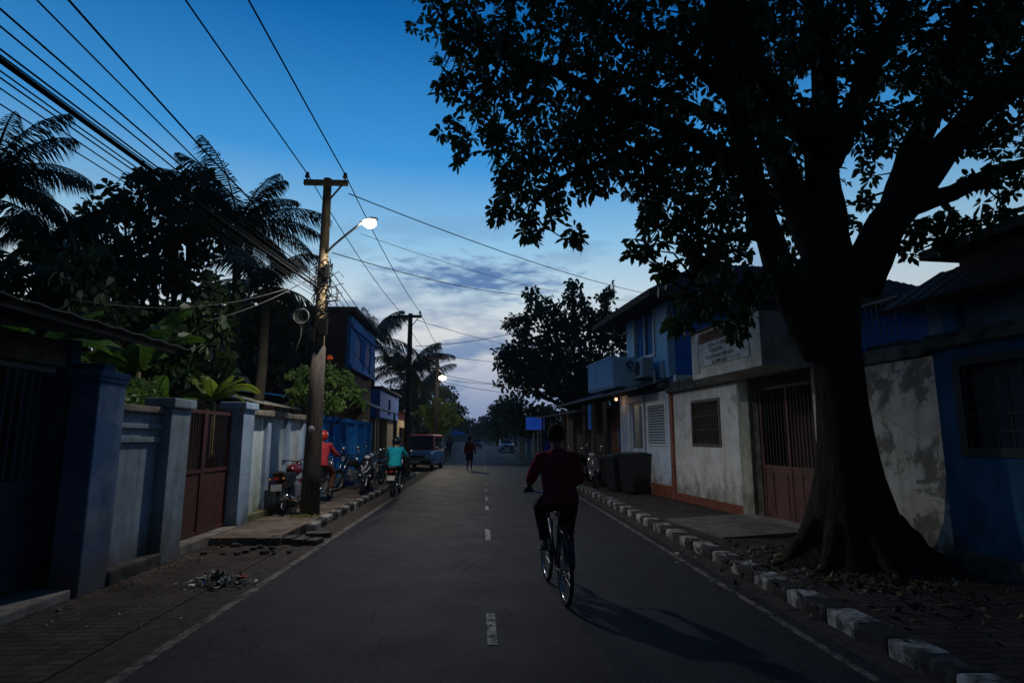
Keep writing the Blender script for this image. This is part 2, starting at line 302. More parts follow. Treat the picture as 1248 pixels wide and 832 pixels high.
    def ball(s, c, r, seg=14, rings=9):
        c = Vector(c)
        if not hasattr(r, '__len__'): r = (r, r, r)
        R0 = []
        for i in range(1, rings):
            t = math.pi*i/rings
            R0.append([s._v(c+Vector((r[0]*math.sin(t)*math.cos(2*math.pi*k/seg), r[1]*math.sin(t)*math.sin(2*math.pi*k/seg), r[2]*math.cos(t)))) for k in range(seg)])
        a = s._v(c+Vector((0, 0, r[2]))); b = s._v(c-Vector((0, 0, r[2])))
        for k in range(seg):
            s.face([a, R0[0][k], R0[0][(k+1) % seg]]); s.face([b, R0[-1][(k+1) % seg], R0[-1][k]])
            for i in range(len(R0)-1): s.face([R0[i][k], R0[i+1][k], R0[i+1][(k+1) % seg], R0[i][(k+1) % seg]])
        return s
    def prism(s, poly, a, b, axis='X'):
        """polygon in the other two axes extruded along axis from a to b"""
        def P(u, v, t): return {'X': (t, u, v), 'Y': (u, t, v), 'Z': (u, v, t)}[axis]
        A = [s._v(P(u, v, a)) for u, v in poly]; B = [s._v(P(u, v, b)) for u, v in poly]; n = len(poly)
        s.face(A[::-1]); s.face(B)
        for i in range(n): s.face([A[i], A[(i+1) % n], B[(i+1) % n], B[i]])
        return s
    def quad(s, *ps): s.face([s._v(p) for p in ps]); return s
    def build(s, name, mats, parent=None, label=None, local=False, smooth=False, bevel=0, sub=0):
        bmesh.ops.recalc_face_normals(s.bm, faces=s.bm.faces)
        me = bpy.data.meshes.new(name)
        for m in (mats if isinstance(mats, (list, tuple)) else [mats]): me.materials.append(m)
        base = Matrix.Identity(4)
        if parent is not None:
            base = MW[parent]; X = Matrix.Identity(4) if local else base.inverted() @ FRAME
            s.bm.transform(X)
        else:
            s.bm.transform(FRAME)
            vs = [v.co for v in s.bm.verts]
            lo = Vector([min(v[i] for v in vs) for i in range(3)]); hi = Vector([max(v[i] for v in vs) for i in range(3)])
            o = Vector(((lo.x+hi.x)/2, (lo.y+hi.y)/2, lo.z)); base = Matrix.Translation(o); s.bm.transform(base.inverted())
        s.bm.to_mesh(me); s.bm.free()
        if smooth:
            for p in me.polygons: p.use_smooth = True
        ob = bpy.data.objects.new(name, me); COL.objects.link(ob)
        if parent is not None: ob.parent = parent
        else: ob.location = base.to_translation()
        MW[ob] = base
        if bevel:
            m = ob.modifiers.new('bevel', 'BEVEL'); m.width = bevel; m.segments = 2; m.limit_method = 'ANGLE'; m.angle_limit = R(35)
        if sub:
            m = ob.modifiers.new('sub', 'SUBSURF'); m.levels = sub; m.render_levels = sub
        if label: ob['label'] = label
        return ob
def fast(name, verts, faces, mat, parent=None, smooth=False):
    me = bpy.data.meshes.new(name)
    if parent is not None:
        inv = MW[parent].inverted(); verts = [inv @ v for v in verts]; base = MW[parent]
    else:
        o = Vector((sum(v.x for v in verts)/len(verts), sum(v.y for v in verts)/len(verts), min(v.z for v in verts))); verts = [v-o for v in verts]; base = Matrix.Translation(o)
    me.from_pydata(verts, [], faces); me.update()
    for m in (mat if isinstance(mat, (list, tuple)) else [mat]): me.materials.append(m)
    ob = bpy.data.objects.new(name, me); COL.objects.link(ob)
    if parent is not None: ob.parent = parent
    else: ob.location = base.to_translation()
    MW[ob] = base
    if smooth:
        for p in me.polygons: p.use_smooth = True
    return ob
def struct(o): o['kind'] = 'structure'; return o

# ================================================================== SETTING
GROUND_Z = -.03
m = MB(); g = 900
m.quad((-g, -60, GROUND_Z), (g, -60, GROUND_Z), (g, 1500, GROUND_Z), (-g, 1500, GROUND_Z)); struct(m.build('ground', M_dirt))
def strip(name, xl, xr, y0, y1, z, mat, n=60, jit=0, th=0):
    m = MB(); prev = None
    for i in range(n+1):
        y = y0+(y1-y0)*i/n; a = xl(y) if callable(xl) else xl; b = xr(y) if callable(xr) else xr
        if jit: a += jit*noise.noise(Vector((y*2.1, 3, 0))); b += jit*noise.noise(Vector((y*2.3, 9, 0)))
        c = (m._v((a, y, z)), m._v((b, y, z)))
        if prev: m.face([prev[0], prev[1], c[1], c[0]])
        prev = c
    if th:
        r = bmesh.ops.extrude_face_region(m.bm, geom=list(m.bm.faces)); bmesh.ops.translate(m.bm, verts=[v for v in r['geom'] if isinstance(v, bmesh.types.BMVert)], vec=(0, 0, -th))
    return struct(m.build(name, mat))
def bend(y): return 0 if y < 60 else -(y-60)**2*.00022       # the far road drifts slightly left
strip('road', lambda y: -2.98+bend(y)-(.35 if y > 26 else 0), lambda y: 3.12+bend(y), -20, 320, 0, M_asphalt, n=140)
strip('edge_line_left', lambda y: -2.50+bend(y), lambda y: -2.40+bend(y), -10, 120, .004, M_paint, n=130, jit=.02)
strip('edge_line_right', lambda y: 2.60+bend(y), lambda y: 2.68+bend(y), -10, 120, .004, M_paint, n=130, jit=.02)
m = MB()
for y0, ln in [(-2.5, .9), (1.2, .9), (5.0, .85), (9.9, 1.2), (13.9, .9), (16.0, 1.1), (18.6, 1.0), (21.4, 1.2), (24.6, 1.3), (28.2, 1.4), (32.5, 1.5), (37, 1.6), (42, 1.8), (48, 2), (55, 2.2), (63, 2.5), (72, 3)]:
    b = bend(y0); m.quad((b+.04, y0, .005), (b+.12, y0, .005), (b+.11, y0+ln, .005), (b+.03, y0+ln, .005))
struct(m.build('centre_line', M_dash))
strip('gutter_left', -3.02, lambda y: -2.50, -10, 60, .0025, pm('gutter_grit', (.085, .07, .055), (.045, .04, .038), scale=9, rough=.95, bump=.5), n=90, jit=.05)
strip('gutter_right', lambda y: 2.80, 3.06, -10, 60, .0025, MATS['gutter_grit'], n=90, jit=.05)
strip('pavement_left', -4.6, -2.93, -10, 9.55, .012, M_paver, n=20, th=.04, jit=.03)
strip('pavement_left_far', -4.6, lambda y: -3.12, 9.55, 25, .12, M_paver2, n=20, th=.15, jit=.03)
strip('verge_left', -9, lambda y: -3.1+bend(y)-.35, 25, 200, .02, M_dirt, n=60, jit=.1)
strip('pavement_right', 3.22, lambda y: 6.4-.02*y, -10, 26, .12, M_paver, n=30, th=.15)
strip('verge_right', lambda y: 3.2+bend(y), 9, 26, 200, .05, M_dirt, n=60, jit=.1)
def kerb(name, x, y0, y1, step, seed, h=.15, w=.19):
    rnd = random.Random(seed); m = MB(); y = y0; i = 0
    while y < y1:
        L_ = step*rnd.uniform(.78, 1.22); m.mi = i % 2; dx = rnd.uniform(-.008, .008)+.03*noise.noise(Vector((y*.8, 0, x)))+bend(y); dh = rnd.uniform(-.006, .006)-.03*abs(noise.noise(Vector((y*.5, 5, x)))) 
        m.box(x-w/2+dx, x+w/2+dx, y-.01, y+L_+.004, -.04, h+dh, bev=.042, rz=rnd.uniform(-.02, .02)); y += L_; i += 1
    return struct(m.build(name, [M_kerb_w, M_kerb_b], smooth=False))
kerb('kerb_right', 3.14, 1.6, 60, .335, 3, h=.135, w=.26)
kerb('kerb_left', -3.02, 10.9, 26.5, .40, 5)
# broken edge of the left pavement
rd = random.Random(11); m = MB()
for i in range(9):
    x = -4.2+i*.19; y = 9.62+rd.uniform(-.12, .06); m.box(x, x+.17, y, y+.3, -.05, .11+rd.uniform(-.04, .015), bev=.02, rz=rd.uniform(-.2, .2))
for i in range(22):
    x = rd.uniform(-4.0, -2.6); y = rd.uniform(8.7, 9.6); a = rd.uniform(.03, .11); m.box(x, x+a, y, y+a*.8, -.01, .02+a*.4, bev=.01, rz=rd.uniform(0, 3))
m.build('broken_paving', M_conc_d)['kind'] = 'structure'
# ================================================================== UTILITY POLES AND STREET LAMPS
def lamp_light(name, loc, power, color, parent=None, spot=None, blend=.5, size=.12, aim=None):
    ld = bpy.data.lights.new(name, 'SPOT' if spot else 'POINT'); ld.energy = power; ld.color = color; ld.shadow_soft_size = size
    if spot: ld.spot_size = R(spot); ld.spot_blend = blend
    lo = bpy.data.objects.new(name, ld); COL.objects.link(lo); lo.location = loc
    if aim is not None: lo.rotation_euler = (Vector(aim)-Vector(loc)).to_track_quat('-Z', 'Y').to_euler()
    return lo
M_lampglow = pm('lamp_diffuser', (.9, .9, .85), (.9, .9, .85), bump=0, emit=(1, .95, .82), es=40)
M_insul = pm('insulator_porcelain', (.09, .05, .04), (.07, .04, .03), rough=.25, bump=0)
def util_pole(label, x, y, h, r0, r1, mat, arm_w=.5, lean=0, clutter=0, seed=1):
    p = T('utility_pole', label, 'utility pole', (x, y, 0), 0, 'utility poles along the left kerb'); rnd = random.Random(seed)
    n = 12; m = MB(); m.tube([(lean*h*(i/n), 0, h*i/n-.1*(i == 0)) for i in range(n+1)], [r0+(r1-r0)*(i/n)**.6 for i in range(n+1)], seg=16, wob=.05); m.build('shaft', mat, p, local=True, smooth=True)
    lx = lean*h; m = MB(); z = h-.14
    m.box(lx-arm_w, lx+arm_w, -.17, -.08, z-.055, z+.055, bev=.008); m.build('crossarm', mat, p, local=True)
    m = MB(); m.beam((lx+arm_w*.72, -.13, z-.06), (lx+.06, -.13, z-.42), .03, .03); m.build('brace', M_iron, p, local=True)
    for s in (-1, 1):
        m = MB(); m.lathe([(.015, 0), (.015, .05), (.05, .06), (.055, .09), (.032, .1), (.045, .13), (.03, .17), (.01, .18)], (lx+s*arm_w*.86, -.125, z+.054), seg=12); m.build('insulator', M_insul, p, local=True, smooth=True)
    return p, (lx, z)
P1 = (-3.40, 12.25)
p1, _ = util_pole('nearest utility pole, tan wood with dark lower half, carrying the bright street lamp arm', P1[0], P1[1], 7.08, .175, .085, M_pole, .46, .002, 1, 3)
# sleeve / tar on lower half
m = MB(); m.tube([(0, 0, -.05), (.002, 0, 1.0), (.006, 0, 2.4), (.01, 0, 3.45)], [.192, .174, .15, .132], seg=18, wob=.06); m.build('tarred_sleeve', M_pole_d, p1, local=True, smooth=True)
# messy cable junction around the pole
rd = random.Random(21); m = MB()
for i in range(46):
    z = rd.uniform(4.0, 5.3); a = rd.uniform(0, 6.28); pts = [(0, 0, z)]
    r = rd.uniform(.14, .34 if rd.random() < .3 else .22); pts = []
    k = rd.randint(5, 9); a1 = a+rd.uniform(1.5, 6)
    for j in range(k):
        t = j/(k-1); aa = a+(a1-a)*t; rr = .13+(r-.13)*math.sin(math.pi*t)**.7
        pts.append((rr*math.cos(aa)+.01, rr*math.sin(aa), z+rd.uniform(-.09, .09)-.15*math.sin(math.pi*t)))
    m.tube(pts, rd.uniform(.006, .013), seg=5)
for i in range(10):
    x = rd.uniform(.12, .45); z = rd.uniform(4.3, 5.0); m.tube([(.1, -.05, z), (x, -.1, z+rd.uniform(-.1, .2)), (x+rd.uniform(-.05, .12), -.1, z+rd.uniform(-.25, .1))], .008, seg=5)
m.build('cable_tangle', M_cable, p1, local=True)
for q in [(.04, .2, -.22, -.08, 3.66, 4.0), (-.16, -.02, -.24, -.1, 3.5, 3.78), (.09, .18, -.18, -.08, 4.85, 5.15)]:
    m = MB(); m.box(*q, bev=.012); m.build('junction_box', M_cable, p1, local=True)
for (cx, cz, rr) in [(-.3, 4.05, .12)]:
    m = MB()
    for k in range(4): m.torus((cx+rd.uniform(-.02, .02), -.16-.02*k, cz+rd.uniform(-.02, .02)), rr+.012*k, .007, axis='Y', seg=24, sides=5, sx=1)
    m.tube([(cx, -.16, cz-rr), (cx-.02, -.16, cz-rr-.3), (cx-.1, -.16, cz-rr-.6)], .007, seg=5); m.build('cable_coil', M_cable_l, p1, local=True)
m = MB(); m.ball((.0, -.19, 1.78), (.06, .012, .06), seg=12); m.build('number_disc', pm('disc_enamel', (.5, .5, .52), (.3, .3, .35), bump=0), p1, local=True)
def street_lamp(label, base, tip, r=.025, headlen=.42, glow=M_lampglow, gs=1.0):
    """curved bracket arm and a shallow cobra head; base and tip in world coordinates"""
    base = Vector(base); tip = Vector(tip)
    t = T('street_lamp', label, 'street lamp', base, 0, 'street lamps'); d = tip-base
    m = MB(); pts = []
    for i in range(9):
        u = i/8; pts.append(Vector((d.x*u, d.y*u, d.z*(u**.85))))
    m.tube(pts, r, seg=10); m.build('bracket_arm', M_steel, t, local=True, smooth=True)
    e = d; h = Vector((d.x, d.y, 0)).normalized()
    with frame(Matrix.Identity(4)):
        m = MB(); prof = [(0, .02), (.1, .055), (.3, .085), (headlen, .04)]
        rings = []
        for u, w in prof:
            c = e+h*(u-.02)+Vector((0, 0, .02)); x = h.cross(Vector((0, 0, 1)))
            rings.append([m._v(c+x*w*1.2*math.cos(a)+Vector((0, 0, 1))*w*.75*max(math.sin(a), -.15)) for a in [2*math.pi*k/12 for k in range(12)]])
        for i in range(3):
            for k in range(12): m.face([rings[i][k], rings[i][(k+1) % 12], rings[i+1][(k+1) % 12], rings[i+1][k]])
        m.face(rings[0][::-1]); m.face(rings[-1]); m.build('lamp_head', M_steel, t, local=True, smooth=True)
        m = MB(); c = e+h*(headlen*.52)+Vector((0, 0, -.045)); m.ball(c, (.135*gs, .15*gs, .08*gs), seg=18, rings=10); m.build('diffuser', glow, t, local=True, smooth=True)
    return t, base+c
LAMP_T = AT(440, 272, 11.75)
l1, lp1 = street_lamp('large bright street lamp glowing white on the arm of the nearest pole', (P1[0]+.1, 12.17, 5.43), LAMP_T)
lamp_light('street_lamp_light', lp1+Vector((0, 0, -.15)), 560, (1, .95, .88), size=.07, spot=158, blend=.55, aim=lp1+Vector((-.25, .1, -5)))
p2, _ = util_pole('second utility pole along the left side, dark and plain with a crossarm', -3.05, 24.2, 6.65, .16, .09, M_pole_d, .47, -.001, 0, 5)
p3, _ = util_pole('third utility pole, smallest and far off, holding a lit lamp beside the lime bush', -3.0, 38, 6.75, .16, .09, M_pole_d, .55, 0, 0, 6)
m = MB(); m.box(-.35, .35, -.2, -.12, 5.95, 6.05); m.build('lower_crossarm', M_pole_d, p3, local=True)
l3, lp3 = street_lamp('small far street lamp glowing warm white above the road', (-2.95, 37.8, 4.6), AT(538, 460, 37.0), headlen=.5, gs=1.7, glow=pm('lamp_diffuser_far', (.9, .85, .8), (.9, .85, .8), bump=0, emit=(1, .88, .7), es=25))
lamp_light('far_street_lamp_light', lp3+Vector((0, 0, -.25)), 850, (1, .86, .62), size=.1, spot=100, blend=.6, aim=lp3+Vector((.6, -4.5, -5)))
for i, (y_, pw) in enumerate([(78, 1100), (130, 1600)]):
    pass
# ================================================================== RIGHT ROW (its facades stand slightly askew to the road)
FR = mat_of((5.06, 11.63, 0), .104)
def win_bars(m, x, y0, y1, z0, z1, nv, nh, r=.011):
    for i in range(nv+1):
        y = y0+(y1-y0)*i/nv; m.tube([(x, y, z0), (x, y, z1)], r, seg=6)
    for i in range(nh+1):
        z = z0+(z1-z0)*i/nh; m.beam((x-.012, y0, z), (x-.012, y1, z), .028, .012)
def wall_with_hole(m, x, th, y0, y1, z0, z1, hy0, hy1, hz0, hz1):
    m.box(x, x+th, y0, hy0, z0, z1); m.box(x, x+th, hy1, y1, z0, z1)
    m.box(x, x+th, hy0, hy1, z0, hz0); m.box(x, x+th, hy0, hy1, hz1, z1)
with frame(FR):
    # ---- whitewashed annex with gate and sign canopy
    A = T('whitewashed_house', 'low whitewashed house with barred window, brown gate and concrete sign canopy', 'house', (1.5, 1.0, 0))
    m = MB(); wall_with_hole(m, 0, .2, .06, 3.3, .28, 2.72, .86, 2.18, 1.44, 2.44); m.box(.2, 4, 3.1, 3.3, 0, 2.72); m.box(.2, 4, -2.5, -2.3, 0, 2.72); m.box(3.8, 4, -2.3, 3.1, 0, 2.72); m.build('wall', M_white, A)
    m = MB(); m.box(-.03, .16, .06, 3.28, 0, .3, bev=.01); m.build('skirting', M_skirt, A)
    m = MB(); m.box(-.05, .25, -.36, .055, 0, 2.78, bev=.012); m.build('pilaster', pm('greenish_plaster', (.42, .42, .33), (.28, .28, .2), scale=3, rough=.9, bump=.4, stain=((.1, .1, .06), 0, .6)), A)
    m = MB(); m.box(-.05, .25, -2.55, -2.28, 0, 2.72, bev=.012); m.build('pilaster', M_white, A)
    m = MB(); m.box(-.14, 4.1, .0, 3.36, 2.72, 2.86, bev=.02); m.box(-.04, 4.05, .04, 3.3, 2.86, 3.0, bev=.03)
    m.box(-.02, 4.05, -2.5, 0, 2.66, 2.71); m.build('coping', M_conc_d, A)
    w = MB(); w.box(-.02, .06, .84, .90, 1.42, 2.46); w.box(-.02, .06, 2.14, 2.2, 1.42, 2.46); w.box(-.02, .06, .9, 2.14, 2.40, 2.46); w.box(-.02, .06, .9, 2.14, 1.42, 1.48); wf = w.build('window', M_iron, A)
    b = MB(); win_bars(b, .0, .93, 2.1, 1.48, 2.4, 12, 3); b.build('bars', M_iron, wf)
    b = MB(); b.box(.13, .15, .87, 2.17, 1.45, 2.43); b.build('shade_board', pm('shadow_board', (.05, .05, .05), (.07, .065, .06), rough=.9), wf)  # dark board standing in for the shade inside the window
    # gate bay
    m = MB(); m.box(.55, .65, -2.3, -.36, 0, 2.66); m.build('porch_wall', M_brownwall, A)
    m = MB(); m.box(.03, .14, -.55, -.365, .14, 2.66); m.box(.03, .14, -2.28, -.55, 2.56, 2.66); m.build('door_frame', M_conc_d, A)
    gt = MB(); gy0, gy1 = -2.26, -.56
    for y in (gy0, (gy0+gy1)/2-.03, gy1-.06): gt.box(.05, .09, y, y+.06, .16, 2.54)
    for z in (.16, 1.06, 2.48): gt.box(.052, .088, gy0, gy1, z, z+.06)
    gt.box(.062, .078, gy0, gy1, .2, 1.08)
    for k in range(4): y = gy0+.12+k*.42; gt.box(.05, .064, y, y+.03, .26, 1.0)
    gate = gt.build('gate', M_brown, A)
    b = MB()
    for i in range(17): y = gy0+.06+(gy1-gy0-.12)*i/16; b.tube([(.07, y, 1.1), (.07, y, 2.5)], .011, seg=6)
    b.build('bars', M_iron, gate)
    m = MB(); m.box(-.28, .5, -2.3, -.3, .1, .2, bev=.015); m.build('threshold', M_conc, A)
    # canopy box carrying the sign
    cp = MB(); cp.box(-.97, .1, -2.42, .02, 2.73, 2.83); cp.box(-.97, -.87, -2.42, .02, 2.83, 3.62, bev=.012); cp.box(-.87, .1, -2.42, -2.32, 2.83, 3.62); cp.box(-.87, .1, -.08, .02, 2.83, 3.62); cp.box(-.87, .1, -2.32, -.08, 3.0, 3.06)
    canopy = cp.build('sign_canopy', pm('weathered_sign_concrete', (.62, .62, .56), (.42, .41, .36), scale=2.5, rough=.92, bump=.4, blotch=((.16, .13, .1), 1.6, .585), stretch=(1, 1, .5)), A)
    m = MB(); m.mi = 0; m.box(-.985, -.965, -2.1, -.33, 2.93, 3.56); m.mi = 1; m.box(-.991, -.984, -1.75, -.36, 3.37, 3.56)
    m.mi = 0; m.box(-.985, -.965, -.30, -.10, 2.84, 3.5)
    m.build('sign_panel', [pm('sign_panel_paint', (.55, .58, .6), (.38, .4, .4), scale=3, rough=.85, bump=.2, blotch=((.2, .16, .12), 2.4, .60)), pm('sign_heading_band', (.17, .10, .07), (.10, .07, .05), scale=6, rough=.9)], canopy)
    # worn painted lettering: rows of small curly glyph strokes
    rd = random.Random(5)
    m = MB()
    def glyph(y, z, h, w):
        k = rd.choice([0, 1, 2, 3]); x = -.9935; t = h*.11
        def seg(a, b, c, d): m.beam((x, y-a*w, z+b*h), (x, y-c*w, z+d*h), .004, t, up=(1, 0, 0)) if False else m.beam((x, y-a*w, z+b*h), (x, y-c*w, z+d*h), t, .004, up=(1, 0, 0))
        n = 9
        if k < 3:
            a0 = rd.uniform(0, 6.28); sp = rd.uniform(3.6, 5.6); pr = None
            for i in range(n+1):
                a = a0+sp*i/n; q = (.45+.38*math.cos(a), .5+.45*math.sin(a))
                if pr: seg(*pr, *q)
                pr = q
        if k in (0, 3): seg(.1, .95, .8, .95); seg(.8, .95, .8, 0)
        if k == 1: seg(.05, .0, .8, .0)
        if k == 3: seg(.1, .95, .1, .3); seg(.1, .3, .45, .1)
    for z, h, ys, ye, arc in [(3.40, .12, -.5, -1.62, .03), (3.26, .065, -.75, -1.42, 0), (3.155, .07, -.75, -1.22, 0), (3.05, .06, -.62, -1.62, 0), (2.95, .06, -.85, -1.36, 0)]:
        y = ys
        while y > ye:
            w = h*rd.uniform(.8, 1.25); u = (y-ys)/(ye-ys); glyph(y, z+arc*math.sin(math.pi*u), h, w*.92); y -= w*1.05
            if rd.random() < .12: y -= h*.5
    for y in (-1.52, -1.6, -1.75): glyph(y, 2.96, .05, .07)
    m.build('lettering', pm('worn_lettering', (.05, .035, .03), (.14, .11, .09), scale=20, rough=.9, lo=.5, hi=.8, bump=0), canopy)
    m = MB(); m.box(-1.02, .12, -2.44, .04, 3.62, 3.66); m.build('canopy_lip', M_conc_d, canopy)
    # railing on the annex roof
    rl = T('roof_railing', 'blue iron railing with close slanting bars on the flat roof behind the sign', 'railing', (1.6, 1.0, 3.0))
    m = MB(); m.beam((1.6, -2.4, 3.95), (1.6, 3.2, 3.95), .04, .04); m.beam((1.6, -2.4, 3.1), (1.6, 3.2, 3.1), .04, .03); m.build('rail', M_iron, rl)
    m = MB()
    for i in range(44): y = -2.35+i*.125; m.tube([(1.6, y, 3.0), (1.6, y+.12, 3.94)], .011, seg=5)
    m.build('balusters', M_iron, rl)
    # ---- two-storey blue house
    H = T('two_storey_house', 'two storey pale blue house with tiled hip roof, air conditioner and lean-to over white doors', 'house', (4.5, 6.0, 0))
    m = MB()
    wall_with_hole(m, 0, .16, 3.5, 5.12, .42, 2.82, 3.72, 4.92, 1.46, 2.5)          # louvred bay
    m.box(.0, .16, 6.5, 7.3, .0, 2.9)
    m.box(.16, 9, 3.34, 3.5, 0, 3.2); m.build('wall', pm('white_panel_paint', (.75, .82, .9), (.62, .7, .78), scale=3, rough=.8, bump=.1, stain=((.2, .17, .15), .2, .8)), H)
    m = MB(); m.box(-.04, .18, 3.36, 5.3, 0, .42, bev=.012); m.build('skirting', M_skirt, H)
    m = MB(); m.box(-.06, .06, 3.2, 3.345, 0, 2.85, bev=.01); m.build('corner_post', pm('orange_brown_paint', (.3, .1, .05), (.18, .07, .04), scale=6, rough=.7), H)
    m = MB()
    m.box(-.02, .035, 3.66, 3.74, 1.40, 2.56); m.box(-.02, .035, 4.9, 4.98, 1.40, 2.56); m.box(-.02, .035, 3.74, 4.9, 2.48, 2.56); m.box(-.02, .035, 3.74, 4.9, 1.40, 1.47); lw = m.build('louvre_window', pm('white_gloss', (.6, .65, .7), (.5, .54, .58), rough=.5), H)
    b = MB()
    for i in range(14):
        z = 1.5+i*.071; b.quad((-.012, 3.74, z), (-.012, 4.9, z), (.05, 4.9, z+.05), (.05, 3.74, z+.05)); b.quad((-.012, 3.74, z-.006), (.05, 3.74, z+.044), (.05, 4.9, z+.044), (-.012, 4.9, z-.006))
    b.build('slats', MATS['white_gloss'], lw)
    m = MB(); m.box(.1, .12, 3.74, 4.9, 1.47, 2.48); m.build('backing', M_iron, lw)
    # door: recessed, white posts, opaque pane
    m = MB(); m.box(-.03, .1, 5.2, 5.3, 0, 2.82); m.box(-.03, .1, 6.36, 6.48, 0, 2.82); m.box(-.03, .1, 5.3, 6.36, 2.64, 2.82); dr = m.build('door', MATS['white_gloss'], H)
    b = MB(); b.box(.02, .06, 5.3, 6.36, .1, 1.32); b.box(.02, .06, 5.3, 5.42, 1.32, 2.64); b.box(.02, .06, 6.24, 6.36, 1.32, 2.64); b.build('door_leaf', MATS['white_panel_paint'], dr)
    b = MB(); b.box(.036, .05, 5.42, 6.24, 1.32, 2.64); b.build('pane', pm('frosted_pane', (.16, .17, .17), (.12, .13, .13), rough=.4, bump=0), dr)
    # upper storey
    m = MB(); wall_with_hole(m, .5, .18, 4.5, 7.9, 3.0, 5.45, 5.5, 7.1, 4.05, 5.4); m.build('upper_wall', M_pblue, H)
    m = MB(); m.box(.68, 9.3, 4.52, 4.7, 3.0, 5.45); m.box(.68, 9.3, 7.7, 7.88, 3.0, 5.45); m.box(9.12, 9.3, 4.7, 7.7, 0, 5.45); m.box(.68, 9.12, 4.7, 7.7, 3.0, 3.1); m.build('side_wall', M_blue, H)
    m = MB(); m.box(.44, .505, 4.44, 4.62, 3.0, 5.45, bev=.01); m.build('corner_trim', M_pblue, H)
    m = MB(); m.box(.455, .56, 5.42, 5.52, 3.97, 5.45); m.box(.455, .56, 7.08, 7.18, 3.97, 5.45); m.box(.455, .56, 5.52, 7.08, 3.97, 4.07); m.box(.455, .56, 5.52, 7.08, 5.37, 5.45); m.box(.49, .55, 6.27, 6.33, 4.07, 5.37); uw = m.build('window', MATS['white_gloss'], H)
    b = MB(); b.box(.6, .61, 5.5, 7.1, 4.05, 5.4); b.build('pane', M_glass, uw)
    b = MB()
    for k in range(2):
        y0 = 5.55+k*.8
        for i in range(9): y = y0+i*.08; b.quad((.575+.012*(i % 2), y, 4.1), (.575+.012*((i+1) % 2), y+.08, 4.1), (.575+.012*((i+1) % 2), y+.08, 5.35), (.575+.012*(i % 2), y, 5.35))
    b.build('curtain', pm('blue_curtain', (.12, .3, .6), (.06, .16, .4), rough=.9, scale=4, stretch=(1, 5, .2)), uw)
    # hip roof with soffit
    e0, e1, f0, f1, ez = -.35, 10.0, 3.55, 8.8, 5.42
    m = MB(); N_ = 44; rid0, rid1, rz_ = 2.4, 7.4, 7.0; fm = (f0+f1)/2
    def roofz(u): return ez+(rz_-ez)*u
    a = [(e0, f0, ez), (e1, f0, ez), (e1, f1, ez), (e0, f1, ez)]; r0_, r1_ = (rid0, fm, rz_), (rid1, fm, rz_)
    m.quad(a[0], a[1], r1_, r0_); m.quad(a[2], a[3], r0_, r1_); m.face([m._v(a[3]), m._v(a[0]), m._v(r0_)]); m.face([m._v(a[1]), m._v(a[2]), m._v(r1_)])
    m.quad(*[(x, y, z-.05) for x, y, z in a])
    roof = m.build('roof', M_tile, H)
    m = MB()   # tile courses as rolls running down the slopes
    for i in range(42):
        y = f0+.05+i*(f1-f0-.1)/41; t = 1-abs(y-fm)/(fm-f0); m.tube([(e0-.03, y, ez+.03), (e0+(rid0-e0)*t, y, ez+.04+(rz_-ez)*t)], .045, seg=6)
    for i in range(80):
        x = e0+.05+i*(e1-e0-.1)/79; t = min(1, (x-e0)/(rid0-e0), (e1-x)/(e1-rid1)); m.tube([(x, f0-.03, ez+.03), (x, f0+(fm-f0)*t, ez+.04+(rz_-ez)*t)], .045, seg=6)
    m.build('tiles', M_tile, roof)
    m = MB()
    m.box(e0-.06, e0-.02, f0-.06, f1+.06, ez-.14, ez+.03); m.box(e0-.02, e1, f0-.06, f0-.02, ez-.14, ez+.03); m.build('fascia', M_brownwall, roof)
    # balcony behind the tree on the side
    m = MB(); m.box(6.6, 8.0, 3.1, 4.5, 4.1, 4.22); m.box(6.6, 8.2, 3.05, 3.09, 4.95, 5.0); m.build('side_balcony', M_conc_d, H)
    m = MB()
    for i in range(13): x = 6.62+i*.115; m.tube([(x, 3.07, 4.2), (x, 3.07, 4.96)], .012, seg=6)
    m.build('balusters', M_iron, H)
    # lean-to
    m = MB()
    for i in range(46):
        y0 = 3.9+i*.205; dz = .014*(i % 2); m.quad((-.62, y0, 2.93+dz), (-.62, y0+.205, 2.93+.014*((i+1) % 2)), (.6, y0+.205, 3.3+.014*((i+1) % 2)), (.6, y0, 3.3+dz))
    lt = m.build('lean_to_roof', M_sheet, H); md = lt.modifiers.new('s', 'SOLIDIFY'); md.thickness = .03
    m = MB(); m.box(-.65, -.625, 3.9, 13.3, 2.88, 2.95); m.build('gutter', pm('gutter_paint', (.08, .13, .18), (.05, .09, .12), rough=.8), lt)
    m = MB(); m.box(-.1, .05, 3.45, 7.3, 2.9, 3.02); m.build('beam', M_conc_d, H)
    # balcony box of corrugated blue sheet
    m = MB(); n = 13
    m.box(-.62, .5, 5.95, 6.0, 3.12, 4.0); m.box(-.62, .5, 8.6, 8.65, 3.12, 4.0); m.box(-.6, .5, 6.0, 8.6, 3.1, 3.15)
    for i in range(n):
        z = 3.13+i*.067; m.quad((-.62, 5.95, z), (-.62, 8.65, z), (-.66, 8.65, z+.034), (-.66, 5.95, z+.034)); m.quad((-.66, 5.95, z+.034), (-.66, 8.65, z+.034), (-.62, 8.65, z+.067), (-.62, 5.95, z+.067))
    m.box(-.68, -.58, 5.93, 8.67, 4.0, 4.04); m.build('balcony', M_pblue, H)
    m = MB(); m.torus((-.12, 5.93, 3.78), .1, .012, axis='Y', seg=20, sides=5); m.torus((-.06, 5.925, 3.72), .13, .011, axis='Y', seg=20, sides=5); m.build('cable_coil', M_cable, H)
    m = MB(); m.box(-.05, .27, 5.1, 5.85, 3.32, 3.88, bev=.02); ac = m.build('air_conditioner', pm('ac_casing', (.42, .5, .52), (.3, .37, .4), rough=.6), H)
